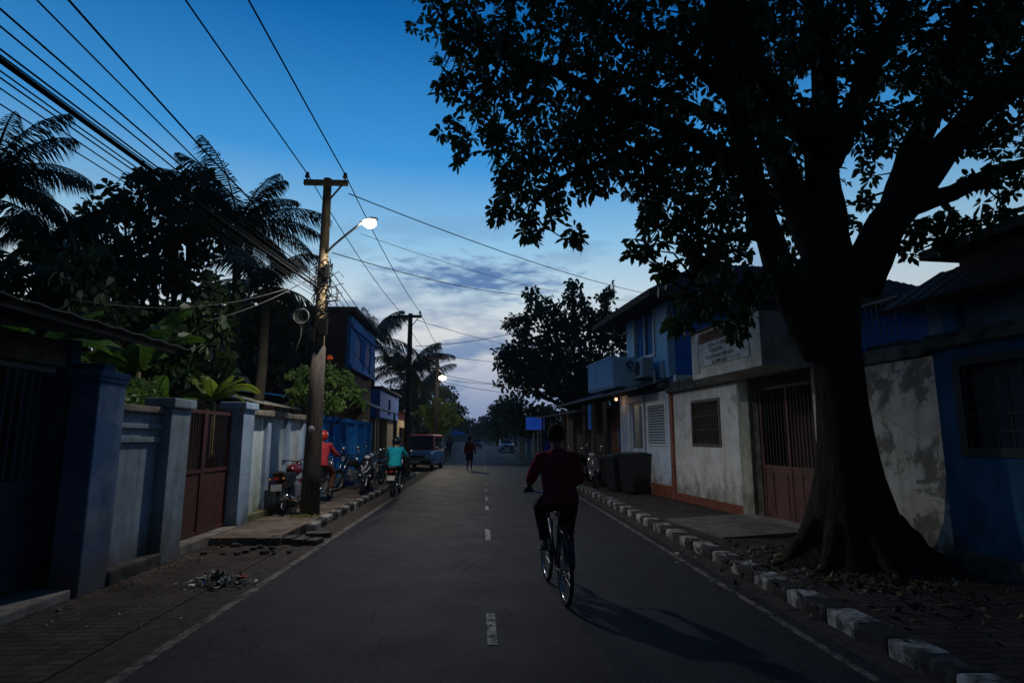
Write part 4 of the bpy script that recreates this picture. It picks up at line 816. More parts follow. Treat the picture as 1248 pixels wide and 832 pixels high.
# ---- the great street tree on the right pavement
def big_tree():
    rnd = random.Random(42); base = Vector((4.50, 7.35, .12))
    t = T('street_tree', 'huge dark spreading tree with buttressed trunk on the right pavement', 'tree', base)
    m = MB(); SEG = 40
    prof = [(-.1, .98), (.0, .86), (.12, .73), (.3, .60), (.6, .49), (1.0, .395), (1.5, .33), (2.0, .30), (2.6, .305), (3.1, .35), (3.5, .37), (3.8, .3)]
    rings = []; ph = [rnd.uniform(0, 6.28) for _ in range(4)]
    for z, r in prof:
        ring = []; fl = max(0, 1-z/1.6)**1.5
        for k in range(SEG):
            a = 2*math.pi*k/SEG; q = r*(1+.16*fl*math.sin(a*7+ph[0])+.12*fl*math.sin(a*4+ph[1])+.05*math.sin(a*3+ph[2]+z*.5)+.09*noise.noise(Vector((math.cos(a)*2, math.sin(a)*2, z*1.2)))+.03*noise.noise(Vector((math.cos(a)*7, math.sin(a)*7, z*2.2))))
            ring.append(m._v(base+Vector((.0+.03*math.sin(z)+q*math.cos(a)-.02*z, q*math.sin(a)*.9, z))))
        rings.append(ring)
    for i in range(len(rings)-1):
        for k in range(SEG): m.face([rings[i][k], rings[i][(k+1) % SEG], rings[i+1][(k+1) % SEG], rings[i+1][k]])
    m.face(rings[-1]); m.face(rings[0][::-1])
    # surface roots
    for a, l in [(3.3, .5), (3.9, .7), (4.6, .8), (5.3, .7), (6.1, .6)]:
        d = Vector((math.cos(a), math.sin(a)*.8, 0)); pts = [base+d*.5+Vector((0, 0, .5)), base+d*.8+Vector((0, 0, .16)), base+d*(.8+l*.35)+Vector((.05, .05, .03)), base+d*(.8+l*.7)+Vector((-.05, 0, -.02))]
        limb(m, pts, .11, .025, seg=8, rnd=rnd, jit=.02)
    Y0 = 7.35
    P = lambda x, y, Y=Y0: AT(x, y, Y)
    limbs = []
    def lm(pts, r0, r1): o = limb(m, [P(*p) for p in pts], r0, r1, seg=14, jit=.015, rnd=rnd); limbs.append((o, r0, r1)); return o
    lm([(1000, 430, 7.3), (968, 372, 7.2), (938, 290, 7.1), (915, 210, 7.0), (895, 120, 7.0), (870, 10, 7.1), (850, -80, 7.2)], .21, .08)
    lm([(1022, 370), (1008, 270), (1000, 190, 7.5), (1005, 100, 7.7), (990, 0, 7.9), (980, -120, 8.2)], .26, .11)
    lm([(1010, 330), (965, 235, 7.6), (935, 160, 7.9), (900, 80, 8.3), (850, 20, 8.6)], .24, .08)
    lm([(1045, 350), (1080, 275), (1125, 215, 7.2), (1180, 150, 7.0), (1250, 85, 6.8), (1330, 0, 6.6)], .28, .12)
    lm([(1085, 270), (1120, 170, 7.5), (1165, 85, 7.7), (1215, 10, 7.9), (1260, -80, 8.2)], .2, .09)
    lm([(1100, 255, 7.3), (1160, 235, 7.0), (1215, 210, 6.8), (1290, 190, 6.6)], .13, .06)
    lm([(1010, 200, 7.4), (1050, 110, 7.2), (1090, 20, 7.1), (1110, -60, 7.0)], .17, .07)
    lm([(915, 210, 7.0), (840, 165, 6.9), (760, 130, 6.9), (680, 90, 7.0), (600, 60, 7.2), (540, 25, 7.3)], .12, .03)
    lm([(895, 120, 7.0), (820, 60, 7.0), (740, 20, 7.1), (650, -20, 7.3)], .1, .04)
    lm([(840, 165, 6.9), (760, 190, 6.8), (680, 220, 6.8), (640, 265, 6.9)], .07, .02)
    lm([(935, 160, 7.9), (860, 140, 8.2), (770, 100, 8.6), (690, 80, 9.0), (600, 110, 9.3)], .1, .03)
    lm([(938, 290, 7.1), (890, 290, 7.0), (850, 330, 6.9), (830, 370, 6.8)], .06, .02)
    lm([(1125, 215, 7.2), (1160, 260, 7.0), (1150, 300, 6.9)], .05, .015)
    lm([(1000, 190, 7.5), (950, 120, 6.6), (900, 40, 5.8), (860, -60, 5.2)], .14, .05)
    lm([(1120, 170, 7.5), (1160, 60, 6.5), (1200, -60, 5.6)], .14, .05)
    B = [(1010, 150, 6.9, 42, .8), (960, 150, 6.7, 42, .8), (1075, 160, 6.9, 36, .7), (1060, 60, 6.8, 55, .9), (1130, 120, 6.9, 45, .8), (1180, 40, 6.7, 55, .9), (900, 190, 6.7, 45, .9), (1010, 20, 6.7, 50, .9), (930, 60, 6.7, 50, .8), (1215, 110, 6.6, 40, .8), (930, 250, 8.2, 32, .9), (965, 275, 8.2, 28, .9), (985, 205, 8.3, 25, .8), (950, 190, 8.3, 25, .8), (990, 60, 8.2, 60, .8), (1090, 150, 8.2, 40, .7), (1230, 20, 7.6, 60, 1), (1170, 60, 7.9, 60, 1), (1080, 70, 8.0, 50, .8), (900, 250, 7.2, 40, .9), (850, 300, 7.0, 40, .9), (740, 170, 7.6, 50, 1), (528, 12, 7.6, 30, .6), (560, 45, 7.6, 42, .9), (600, 30, 7.6, 50, 1), (552, 105, 7.5, 26, .8), (590, 105, 7.6, 45, 1), (563, 175, 7.4, 30, .8), (600, 170, 7.4, 30, 1), (640, 120, 7.5, 62, 1), (650, 40, 7.6, 70, 1),
         (625, 225, 7.2, 36, 1), (610, 262, 7.1, 20, .8), (650, 272, 7.0, 26, .9), (672, 240, 7.0, 30, .9), (708, 287, 7.0, 16, .8), (655, 190, 7.2, 45, 1), (700, 170, 7.3, 55, 1), (710, 90, 7.4, 70, 1), (720, 10, 7.6, 70, 1), (720, 225, 7.0, 26, .9),
         (770, 60, 7.4, 75, 1), (765, 140, 7.3, 60, 1), (760, 200, 7.1, 34, .9), (790, 210, 7.1, 40, 1), (820, 100, 7.4, 75, 1), (830, 20, 7.6, 75, 1), (820, 190, 7.1, 60, 1), (800, 250, 6.9, 38, 1), (785, 300, 6.9, 24, .8), (812, 335, 6.9, 16, .8), (850, 255, 7.0, 55, 1), (880, 190, 7.2, 60, 1),
         (880, 320, 6.9, 42, 1), (860, 375, 6.7, 30, 1), (830, 398, 6.6, 18, 1), (895, 395, 6.8, 22, .9), (915, 350, 7.0, 35, 1), (880, 80, 7.5, 70, 1), (900, 10, 7.7, 65, 1), (950, 20, 7.7, 55, 1), (945, 330, 7.0, 26, .8), (960, 230, 7.9, 30, .6), (930, 130, 7.9, 40, .7), (965, 80, 7.8, 35, .7),
         (1010, 30, 7.6, 60, 1), (1035, 110, 7.6, 35, .7), (1070, 20, 7.5, 55, .9), (1050, 190, 7.8, 38, .7), (1040, 260, 8.2, 30, .7), (1110, 90, 7.5, 40, .7), (1140, 20, 7.4, 60, .9), (1200, 30, 7.2, 60, .9), (1240, 80, 7.0, 45, .9), (1190, 110, 7.1, 36, .8), (1160, 170, 7.4, 34, .7), (1215, 150, 6.9, 36, .8), (1240, 215, 6.8, 26, .7), (1190, 225, 6.9, 24, .8),
         (1130, 275, 6.9, 24, .9), (1160, 290, 6.8, 18, .8), (1105, 300, 7.0, 16, .8), (1185, 265, 6.8, 22, .8), (1225, 265, 6.8, 10, .8),
         (1300, 120, 6.8, 90, 1), (1320, 0, 7, 120, 1)]
    pts = []
    for x, y, Y, r, d in B:
        c = P(x, y, Y); rr = r/FPX*Y*1.02; n = int(138*d*max(rr, .2)**1.7)+3
        for _ in range(n):
            v = Vector((rnd.gauss(0, 1), rnd.gauss(0, 1)*1.6, rnd.gauss(0, 1)*.95)); v.normalize(); q = rnd.random()**.5*(1+.3*noise.noise(v*3+c))
            pts.append(c+Vector((v.x, v.y*1.5, v.z))*rr*q)
    # crown volume above the frame and over the road, shading the street
    for _ in range(700):
        pts.append(Vector((rnd.uniform(-1.5, 9), rnd.uniform(3.2, 11), rnd.uniform(8.6, 11.5))))
    for _ in range(330): pts.append(Vector((rnd.uniform(1.0, 9), rnd.uniform(2.0, 6.4), rnd.uniform(6.6, 9.5))))
    V, Fc = leaf_mesh(pts, rnd, (6, 10), .142, .062, droop=.3)
    # twigs from the nearest limb to groups of rosettes
    nodes = [(p, r0) for o, r0, r1 in limbs for p in o]
    for c in rnd.sample(pts, 620):
        p = min(nodes, key=lambda q: (q[0]-c).length)[0]
        if (p-c).length < 2.4:
            mid = (p+c)/2+Vector((rnd.uniform(-.12, .12), rnd.uniform(-.12, .12), rnd.uniform(0, .2))); m.tube([p, mid, c], [.022, .014, .005], seg=4)
    m.build('trunk', M_bark, t, smooth=True)
    fast('crown', V, Fc, M_leaf, t)
big_tree()
# ---- broad trees
def BL(lst): return [(AT(x, y, Y), r/FPX*Y) for x, y, Y, r in lst]
tree('big dark round tree over the right verge before the blue sign', (5.6, 31, 0), (5.0, 31, 4.2),
     BL([(700, 440, 31, 55), (650, 430, 31, 38), (735, 470, 31, 42), (662, 458, 31, 34), (625, 440, 31, 22), (615, 430, 31, 14), (640, 395, 31, 20), (622, 395, 31, 10), (655, 370, 31, 16), (645, 358, 30, 10), (672, 380, 30, 20), (700, 365, 31, 18), (697, 348, 31, 10), (738, 362, 31, 12), (744, 352, 31, 7), (720, 390, 31, 26), (745, 400, 31, 30), (765, 440, 32, 35), (628, 460, 31, 24), (690, 400, 31, 30), (700, 470, 31, 30), (775, 480, 33, 40), (712, 495, 33, 24)]), .32, 26, .30, .17, M_leaf_d, 5, n_leaf=(4, 6), group=None)
far_right = [('dark green tree behind the blue sign', (5.2, 44, 0), (5, 44, 3), [(640, 510, 44, 24), (622, 500, 44, 18), (665, 510, 44, 28), (612, 520, 46, 14), (630, 490, 44, 16)]),
             ('mid distance leafy tree leaning over the right verge', (5.4, 60, 0), (5, 60, 3), [(612, 505, 60, 16), (605, 520, 60, 12), (625, 515, 60, 18), (618, 492, 60, 12)]),
             ('distant bluish tree at the right end of the road', (4.2, 95, 0), (3.8, 95, 4), [(600, 512, 95, 12), (597, 522, 95, 8), (608, 508, 95, 12), (604, 498, 95, 8)])]
for i, (lab, b, tt, bl) in enumerate(far_right): tree(lab, b, tt, BL(bl), .25, 12, .5, .3, M_leaf_d, 60+i, n_leaf=(4, 5))
tree('tall pale crowned tree closing the far end of the road', (-1.8, 150, 0), (-1.5, 150, 5), BL([(588, 520, 150, 10), (580, 525, 150, 8), (590, 510, 150, 6), (600, 526, 150, 9), (575, 518, 150, 7)]), .4, 6, .8, .5, M_leaf_d, 71, n_leaf=(4, 5))
tree('dark tree right of the vanishing road behind the far parked car', (6.5, 120, 0), (6, 120, 4), BL([(618, 515, 120, 10), (625, 505, 120, 12), (612, 525, 120, 8)]), .3, 8, .7, .4, M_leaf_d, 72, n_leaf=(4, 5))
far_left = [('lime green bush lit by the far street lamp beside the third pole', (-4.7, 41, 0), (-4.4, 41, 2), [(540, 500, 40, 12), (550, 495, 40, 9), (532, 515, 40, 14), (545, 515, 40, 12), (520, 505, 40, 12), (552, 508, 40, 7), (530, 492, 40, 9)], M_leaf3, 30),
            ('dark pointed tree behind the lime bush', (-5.5, 55, 0), (-5.2, 55, 4), [(545, 475, 55, 10), (552, 485, 55, 10), (556, 500, 55, 12), (560, 515, 55, 10), (538, 480, 55, 12), (530, 465, 55, 9)], M_leaf_d, 16),
            ('dark tree far along the left verge', (-4.4, 80, 0), (-4.2, 80, 4), [(562, 505, 80, 9), (566, 515, 80, 9), (568, 525, 80, 8), (557, 495, 80, 9)], M_leaf_d, 12),
            ('low dark tree between the cream shop and the third pole', (-6.0, 44, 0), (-5.6, 44, 3), [(505, 490, 44, 22), (490, 480, 44, 20), (520, 480, 44, 16), (500, 510, 44, 20), (480, 500, 44, 18)], M_leaf_d, 18)]
for i, (lab, b, tt, bl, lmx, dn) in enumerate(far_left): tree(lab, b, tt, BL(bl), .18, dn, .34, .2, lmx, 80+i, n_leaf=(4, 6))
tree('dark domed tree behind the left wall, silhouetted between two coconut palms', (-8.3, 17, 0), (-9.0, 17, 4),
     BL([(180, 240, 17, 34), (205, 225, 17, 26), (150, 245, 17, 30), (125, 255, 17, 22), (230, 240, 17, 30), (170, 215, 17, 16), (130, 300, 17, 45), (190, 290, 17, 50), (240, 290, 17, 40), (215, 330, 17, 45), (150, 340, 17, 50), (90, 330, 17, 50), (250, 215, 17, 14), (110, 265, 17, 18)]), .3, 30, .26, .15, M_leaf_d, 9, n_leaf=(4, 6))
tree('dark leafy tree crowding over the rusty gate', (-6.6, 12.5, 0), (-6.9, 12.5, 3),
     BL([(240, 400, 12.5, 45), (190, 410, 12.5, 50), (270, 360, 13, 35), (140, 400, 12.5, 45), (200, 460, 12, 35), (260, 450, 12, 28), (170, 470, 12, 25), (70, 400, 11, 60), (30, 340, 11, 60), (100, 340, 11, 45)]), .22, 40, .26, .14, M_leaf, 10, n_leaf=(4, 6))
tree('dark tree mass behind the coconut palm left of the nearest pole', (-7.5, 19, 0), (-7.3, 19, 3),
     BL([(320, 420, 19, 45), (350, 440, 19, 35), (290, 390, 19, 40), (330, 370, 19, 30), (375, 410, 19.5, 25), (300, 470, 19, 35)]), .2, 26, .26, .15, M_leaf_d, 13, n_leaf=(4, 6))
tree('dark tree row closing the road on the left of the vanishing point', (-9, 170, 0), (-8, 170, 5), BL([(575, 528, 170, 7), (566, 524, 170, 8), (582, 530, 170, 6), (556, 520, 170, 9)]), .4, 5, .9, .6, M_leaf_d, 171, n_leaf=(4, 5))
tree('dark tree closing the road on the right of the vanishing point', (2, 185, 0), (2, 185, 5), BL([(598, 528, 185, 8), (608, 524, 185, 8), (590, 531, 185, 5), (600, 516, 185, 7), (616, 526, 185, 8)]), .4, 5, .9, .6, M_leaf_d, 172, n_leaf=(4, 5))
for i, (lab, x, y) in enumerate([('dark wide tree far behind the left roofs', -22, 60), ('dark wide tree beyond the blue shop roofs', -14, 90), ('dark wide tree far behind the right shacks', 16, 70), ('dark wide tree behind the blue house on the right', 24, 45)]):
    tree(lab, (x, y, 0), (x, y, 4), [(Vector((x+random.uniform(-6, 6), y+random.uniform(-3, 3), random.uniform(2.5, 6))), 2.6) for _ in range(9)], .4, 6, .6, .4, M_leaf_d, 190+i, n_leaf=(4, 5))
m = MB(); pr = None; rd = random.Random(77)
for i in range(121):
    x = -240+i*4; h = 6+3.5*noise.noise(Vector((x*.05, 3, 0)))+1.5*noise.noise(Vector((x*.3, 9, 0)))
    c = [m._v((x, 260, -1)), m._v((x, 262, h*.8)), m._v((x, 266, h)), m._v((x, 285, -1))]
    if pr:
        for k in range(3): m.face([pr[k], pr[k+1], c[k+1], c[k]])
    pr = c
tag(m.build('far_woodland', M_leaf_d), 'dark belt of far woodland behind all the roofs along the horizon', 'woodland', None, 'stuff')
fb = tree('green bush with one orange flower behind the nearest utility pole', (-5.0, 16.6, 0), (-4.9, 16.6, 2.4),
     BL([(395, 460, 16.2, 20), (375, 475, 16.2, 22), (365, 455, 16.2, 14), (415, 465, 16.0, 20), (430, 480, 15.9, 15), (405, 490, 16.0, 18), (385, 500, 16.2, 15), (440, 490, 15.9, 9), (405, 450, 16, 12), (362, 480, 16.3, 14)]), .07, 75, .15, .08, M_leaf2, 14, name='flowering_bush', cat='bush', n_leaf=(4, 7))
m = MB(); c = AT(402, 436, 15.8)
for k in range(26):
    rd = random.Random(k); d = Vector((rd.gauss(0, 1), rd.gauss(0, 1), rd.gauss(0, 1))).normalized(); m.ball(c+d*.055, (.035, .035, .03), seg=6, rings=4)
m.build('flower', pm('orange_petal', (.85, .13, .02), (.7, .08, .01), rough=.6, bump=0), fb)
m = MB(); m.tube([c, c-Vector((0, 0, .25))], .008, seg=5); m.build('stem', M_leaf2, fb)
# ---- coconut palms
def palm(label, crown, base, n, L, seed, spread=1.0, arcs=None, droop=.55, trunk_r=.14, skirt=0):
    rnd = random.Random(seed); base = Vector(base); crown = Vector(crown)
    t = T('coconut_palm', label, 'palm tree', base, 0)
    m = MB(); limb(m, [base-Vector((0, 0, .1)), base*.55+crown*.45+Vector((.25, 0, 0)), crown], trunk_r*1.3, trunk_r*.8, seg=10, rnd=rnd, jit=.0); m.build('trunk', M_palmbark, t, smooth=True)
    V = []; Fc = []; 
    for i in range(n):
        az = 2*math.pi*i/n*1.0+rnd.uniform(-.25, .25); el = rnd.uniform(-.35, 1.25) if i % 3 else rnd.uniform(.5, 1.4); l = L*rnd.uniform(.8, 1.1); hd = Vector((math.cos(az), math.sin(az), 0))
        K = 22; p = crown.copy(); pts = [p.copy()]; e = el
        for k in range(K):
            e -= droop*(.045+.10*k/K); p = p+(hd*math.cos(e)+Vector((0, 0, math.sin(e))))*l/K; pts.append(p.copy())
        # rachis
        sd_ = hd.cross(Vector((0, 0, 1)))
        for k in range(K):
            w = .025*(1-k/K)+.006; b = len(V); a, c_ = pts[k], pts[k+1]; V += [a+sd_*w, a-sd_*w, c_-sd_*w, c_+sd_*w]; Fc.append((b, b+1, b+2, b+3))
            b = len(V); V += [a+Vector((0, 0, w)), a-Vector((0, 0, w)), c_-Vector((0, 0, w)), c_+Vector((0, 0, w))]; Fc.append((b, b+1, b+2, b+3))
        for k in range(2, K):
            for s in (-1, 1):
                for h in range(4):
                    u = (k+h/4)/K; i0 = min(int(k+h/4), K-1); a = pts[i0].lerp(pts[i0+1], (k+h/4)-i0); tn = (pts[i0+1]-pts[i0]).normalized()
                    ll = l*.24*math.sin(math.pi*min(1, (.12+u*.86)))**.6*rnd.uniform(.8, 1.1)+.05; d = (sd_*s*(.85-.35*u)+tn*(.45+.5*u)+Vector((0, 0, -.45-.6*rnd.random()))).normalized()
                    w = .018*(L/3); nrm = d.cross(tn).normalized(); mid = a+d*ll*.55; end = a+d*ll+Vector((0, 0, -ll*.35)); q = tn*w
                    b = len(V); V += [a-q*.6, a+q*.6, mid+q, end, mid-q]; Fc.append((b, b+1, b+2, b+3, b+4))
    fast('crown', V, Fc, M_palm, t)
    m = MB()
    for i in range(7):
        a = rnd.uniform(0, 6.28); m.ball(crown+Vector((math.cos(a)*.2, math.sin(a)*.2, -.2-rnd.uniform(0, .15))), (.11, .11, .14), seg=8, rings=6)
    m.build('coconuts', pm('coconut_husk', (.12, .13, .05), (.08, .07, .03), rough=.6), t, smooth=True)
    return t
palm('coconut palm with long drooping fronds at the far left edge above the garage', AT(-12, 215, 12), (-11, 12, 0), 20, 2.3, 3)
palm('coconut palm with fanned fronds just left of the nearest utility pole', AT(290, 275, 17), (-7.4, 17, 0), 24, 2.6, 4, trunk_r=.13)
palm('low coconut palm with drooping yellowing fronds touching the nearest pole', AT(325, 350, 15.5), (-6.2, 15.5, 0), 15, 2.0, 24, droop=.8, trunk_r=.12)
palm('coconut palm behind the blue fronted building', AT(455, 412, 31), (-6.3, 31, 0), 20, 2.6, 5, trunk_r=.14)
palm('coconut palm directly behind the second utility pole', AT(500, 448, 40), (-5.4, 40, 0), 20, 3.0, 6, trunk_r=.14)
palm('shorter coconut palm between second and third poles', AT(515, 470, 46), (-5.6, 46, 0), 18, 3.0, 8, trunk_r=.14)
palm('small shaggy coconut palm low behind the garage roof', AT(60, 290, 13), (-10.5, 13, 0), 15, 1.9, 12, droop=.8)
# ---- banana plants
def banana(label, base, h, n, L, seed, mat=M_banana, aim=None, wf=.3):
    rnd = random.Random(seed); base = Vector(base); t = T('banana_plant', label, 'banana plant', base, 0, None); top = base+Vector((rnd.uniform(-.1, .1), 0, h))
    m = MB(); limb(m, [base-Vector((0, 0, .05)), (base+top)/2, top], .11, .05, seg=10, rnd=rnd, jit=.005); m.build('trunk', pm('banana_stem', (.12, .14, .05), (.1, .08, .04), rough=.6), t, smooth=True)
    V = []; Fc = []
    for i in range(n):
        az = 2*math.pi*i/n+rnd.uniform(-.4, .4); e = rnd.uniform(.5, 1.35); l = L*rnd.uniform(.75, 1.1); hd = Vector((math.cos(az), math.sin(az), 0)); K = 14; p = top.copy(); pts = [p.copy()]
        dr = rnd.uniform(.05, .15)
        for k in range(K): e -= dr*(.4+k/K*1.2); p = p+(hd*math.cos(e)+Vector((0, 0, math.sin(e))))*l/K; pts.append(p.copy())
        sd_ = hd.cross(Vector((0, 0, 1))); wmax = l*wf*.5; roll = rnd.uniform(-.5, .5); fold = rnd.uniform(.1, .5)
        for s in (-1, 1):
            for k in range(1, K):
                u0 = (k-1)/(K-1); u1 = k/(K-1); w0 = wmax*math.sin(math.pi*min(1, .06+u0*.92))**.55; w1 = wmax*math.sin(math.pi*min(1, .06+u1*.92))**.55
                dv = (sd_*s*math.cos(roll)+Vector((0, 0, 1))*(math.sin(roll)*s-fold)).normalized(); gap = (pts[k+1]-pts[k])*(.12 if rnd.random() < .35 else 0)
                sag = Vector((0, 0, -.1*rnd.random()*w0)); b = len(V); V += [pts[k], pts[k+1]-gap*.5, pts[k+1]+dv*w1-gap+sag, pts[k]+dv*w0+sag]; Fc.append((b, b+1, b+2, b+3))
        for k in range(K):
            b = len(V); w = .012; V += [pts[k]+sd_*w, pts[k]-sd_*w, pts[k+1]-sd_*w, pts[k+1]+sd_*w]; Fc.append((b, b+1, b+2, b+3))
    fast('leaves', V, Fc, mat, t); return t
banana('tallest banana plant, dark broad upright leaves left of the domed tree', (-8.3, 10.5, 0), 3.2, 9, 1.7, 5, wf=.34)
banana('banana plant with wide paddle leaves over the short wall panel', (-6.4, 11.2, 0), 2.8, 9, 1.6, 6, wf=.34)
banana('low banana plant with lamp light painted yellow green into its leaves over the rusty gate', (-5.1, 11.6, 0), 2.3, 9, .95, 7, mat=leafmat('lit_banana_leaf', (.16, .22, .05), (.1, .16, .04), rough=.4, trans=.35), wf=.36)  # brighter leaf copy, street lamp light put into its colour
banana('banana plant with a pale dry leaf behind the rusty gate pillar', (-5.3, 10.0, 0), 2.1, 7, .9, 8, mat=M_banana, wf=.36)
banana('banana plant half hidden behind the garage roof edge', (-6.5, 8.6, 0), 2.6, 8, 1.2, 19, wf=.34)
tree('low leafy shrub poking over the pale blue wall panel', (-5.0, 8.3, 0), (-5.0, 8.3, 1.6), [(Vector((-4.95, 8.0, 2.1)), .4), (Vector((-5.0, 8.8, 2.1)), .42), (Vector((-5.2, 9.6, 2.0)), .45), (Vector((-5.4, 7.6, 2.4)), .45)], .04, 130, .12, .05, M_leaf2, 33, name='shrub', cat='shrub')
# ================================================================== WIRES
wire_n = 0
def wire(label, a, b, sag, r=.011, mat=M_cable, name='overhead_wire', group='overhead wires', ext=0):
    a = Vector(a); b = Vector(b)
    if ext: a = b+(a-b)*(1+ext)
    m = MB(); n = 26; m.tube([a.lerp(b, i/n)-Vector((0, 0, sag*4*(i/n)*(1-i/n))) for i in range(n+1)], r, seg=5)
    o = m.build(name, mat, None, smooth=True); tag(o, label, 'wire', group); return o
h1 = 7.13; a1 = .46*.86
wire('top wire running from the left insulator of the nearest pole back over the road', (P1[0]-a1, -22, 7.3), (P1[0]-a1+.014, 12.12, h1), .25, .013)
wire('top wire running from the right insulator of the nearest pole back over the road', (P1[0]+a1, -22, 7.3), (P1[0]+a1+.014, 12.12, h1), .25, .013)
wire('wire between left insulators of the nearest and second poles', (P1[0]-a1+.014, 12.12, h1), (-3.05-.4, 24.07, 6.69), .2, .011)
wire('wire between right insulators of the nearest and second poles', (P1[0]+a1+.014, 12.12, h1), (-3.05+.4, 24.07, 6.69), .2, .011)
wire('wire between left insulators of the second and third poles', (-3.45, 24.07, 6.69), (-3.47, 37.87, 6.8), .2, .012)
wire('wire between right insulators of the second and third poles', (-2.65, 24.07, 6.69), (-2.53, 37.87, 6.8), .2, .012)
jy = 12.1
def jn(x, y): return AT(x, y, jy)
wl = [((107, 0), (390, 330), 'single wire from the frame top crossing the palm to the nearest pole', .012, 5.2, .2),
      ((65, 0), (388, 336), 'thin wire starting left of the one that crosses the palm', .009, 5.0, .15),
      ((8, 0), (389, 341), 'upper of two thin wires leaving the top left corner', .010, 4.6, .12),
      ((-10, 6), (390, 344), 'lower of two thin wires leaving the top left corner', .009, 4.6, .12),
      ((0, 44), (388, 346), 'thin wire just above the thick black cable', .009, 4.3, .1),
      ((0, 51), (391, 349), 'thin wire touching the top of the thick black cable', .007, 4.3, .1),
      ((0, 60), (389, 352), 'thick black bundled cable sweeping down to the nearest pole', .024, 4.2, .08),
      ((0, 70), (388, 356), 'thin wire just below the thick black cable', .007, 4.2, .1),
      ((0, 78), (390, 360), 'lowest wire of the bundle beneath the thick black cable', .007, 4.1, .1),
      ((0, 84), (389, 364), 'slack thin wire hanging under the cable bundle', .006, 4.1, .14),
      ((0, 113), (300, 310), 'lone thin wire reaching into the palm from the left frame edge', .007, 5.0, .1)]
for (p, q, lab, r, Yd, sg) in wl: wire(lab, AT(p[0], p[1], Yd), jn(*q), sg, r, ext=.8)
wire('pale service wire hanging level from the garage side to the nearest pole', AT(85, 364, 9.5), jn(386, 338), .35, .007, M_cable_l)
wire('pale service wire dropping steeply into the bushes beside the nearest pole', AT(248, 392, 11), jn(386, 334), .12, .008, M_cable_l)
wire('wire crossing right over the road from the nearest pole to the dark tree', AT(425, 236, 12.1), AT(800, 360, 26), .25, .012)
wire('faint wire just under the first wire crossing right to the dark tree', AT(440, 285, 12.3), AT(800, 365, 28), .5, .006)
wire('wire crossing right at mid height from the nearest pole', AT(405, 308, 12.1), AT(650, 360, 26), .2, .011)
wire('lower span wire from the nearest pole to the second pole, first of three', AT(398, 322, 12.1), AT(489, 440, 24.2), .1, .010)
wire('lower span wire from the nearest pole to the second pole, second of three', AT(402, 338, 12.1), AT(489, 452, 24.2), .15, .009)
wire('lower span wire from the nearest pole to the second pole, lowest of three', AT(398, 352, 12.1), AT(489, 468, 24.2), .2, .009)
wire('slack wire from the nearest pole past the blue front building', AT(392, 378, 12.1), AT(488, 490, 24.2), .15, .009)
wire('rising wire from the second pole over the road to the right', AT(506, 422, 24.2), AT(700, 385, 24), .25, .012)
wire('falling wire from the second pole over the road behind the rising wire', AT(508, 390, 24.4), AT(640, 424, 38), .1, .012)
wire('wire from the second pole ending in the dark tree on the right', AT(500, 425, 24.4), AT(620, 442, 31), .1, .01)
wire('upper wire from the third pole crossing right above its lamp', AT(533, 455, 37.9), AT(660, 472, 44), .2, .016)
wire('middle wire from the third pole crossing right beside its lamp', AT(535, 460, 37.9), AT(640, 465, 50), .3, .016)
wire('lower wire from the third pole crossing right below its lamp', AT(535, 464, 37.9), AT(650, 480, 50), .2, .016)
# ================================================================== BLUE SIGN AND FAR PANELS
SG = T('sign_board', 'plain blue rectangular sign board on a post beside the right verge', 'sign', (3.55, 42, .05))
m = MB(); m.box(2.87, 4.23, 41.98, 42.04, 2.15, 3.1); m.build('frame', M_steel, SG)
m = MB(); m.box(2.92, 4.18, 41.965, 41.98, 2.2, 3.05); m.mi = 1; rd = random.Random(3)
for k in range(5): z = 2.45+k*.1; m.box(3.2+rd.uniform(0, .2), 3.7+rd.uniform(0, .3), 41.957, 41.964, z, z+.02)
m.build('panel', [pm('sign_blue_glow', (.05, .18, .9), (.04, .14, .8), rough=.7, bump=0, emit=(.02, .14, .85), es=.17), paint('sign_faint_marks', (.12, .22, .75))], SG)  # weak emission added to brighten the blue panel under the trees
for x in (3.45, 3.75): m = MB(); m.tube([(x, 42.06, 0), (x, 42.06, 2.3)], .05, seg=8); m.build('post', M_steel, SG)
m = MB(); m.box(2.7, 4.35, 41.9, 42.1, 2.06, 2.13); m.build('shelf', M_wood, SG)
PN = T('hoarding_fence', 'row of white, cyan and blue painted boards behind the blue sign', 'fence', (3.8, 47, 0))
for i, (x, w, c) in enumerate([(2.75, .45, (.55, .55, .45)), (3.35, .3, (.15, .35, .45)), (3.75, .4, (.35, .4, .3)), (4.2, .3, (.2, .4, .3)), (4.55, .75, (.04, .1, .6)), (5.4, .5, (.3, .3, .28)), (6.0, .4, (.4, .35, .28))]):
    m = MB(); m.box(x, x+w, 47, 47.04, .05, 1.95+.1*(i % 3)); m.build('board', paint('board_paint_%s' % 'abcdefg'[i], c, .7), PN)
SHR = T('roadside_shack', 'dark roadside shack with sheet roof just past the big dark tree', 'shack', (5.5, 34.5, 0))
m = MB(); m.box(4.4, 7, 33, 36.5, 0, 2.5); m.build('wall', M_wood, SHR)
m = MB(); m.quad((4.0, 32.8, 2.5), (4.0, 36.7, 2.5), (7.3, 36.7, 3.0), (7.3, 32.8, 3.0)); r_ = m.build('roof', M_sheet, SHR); r_.modifiers.new('s', 'SOLIDIFY').thickness = .03
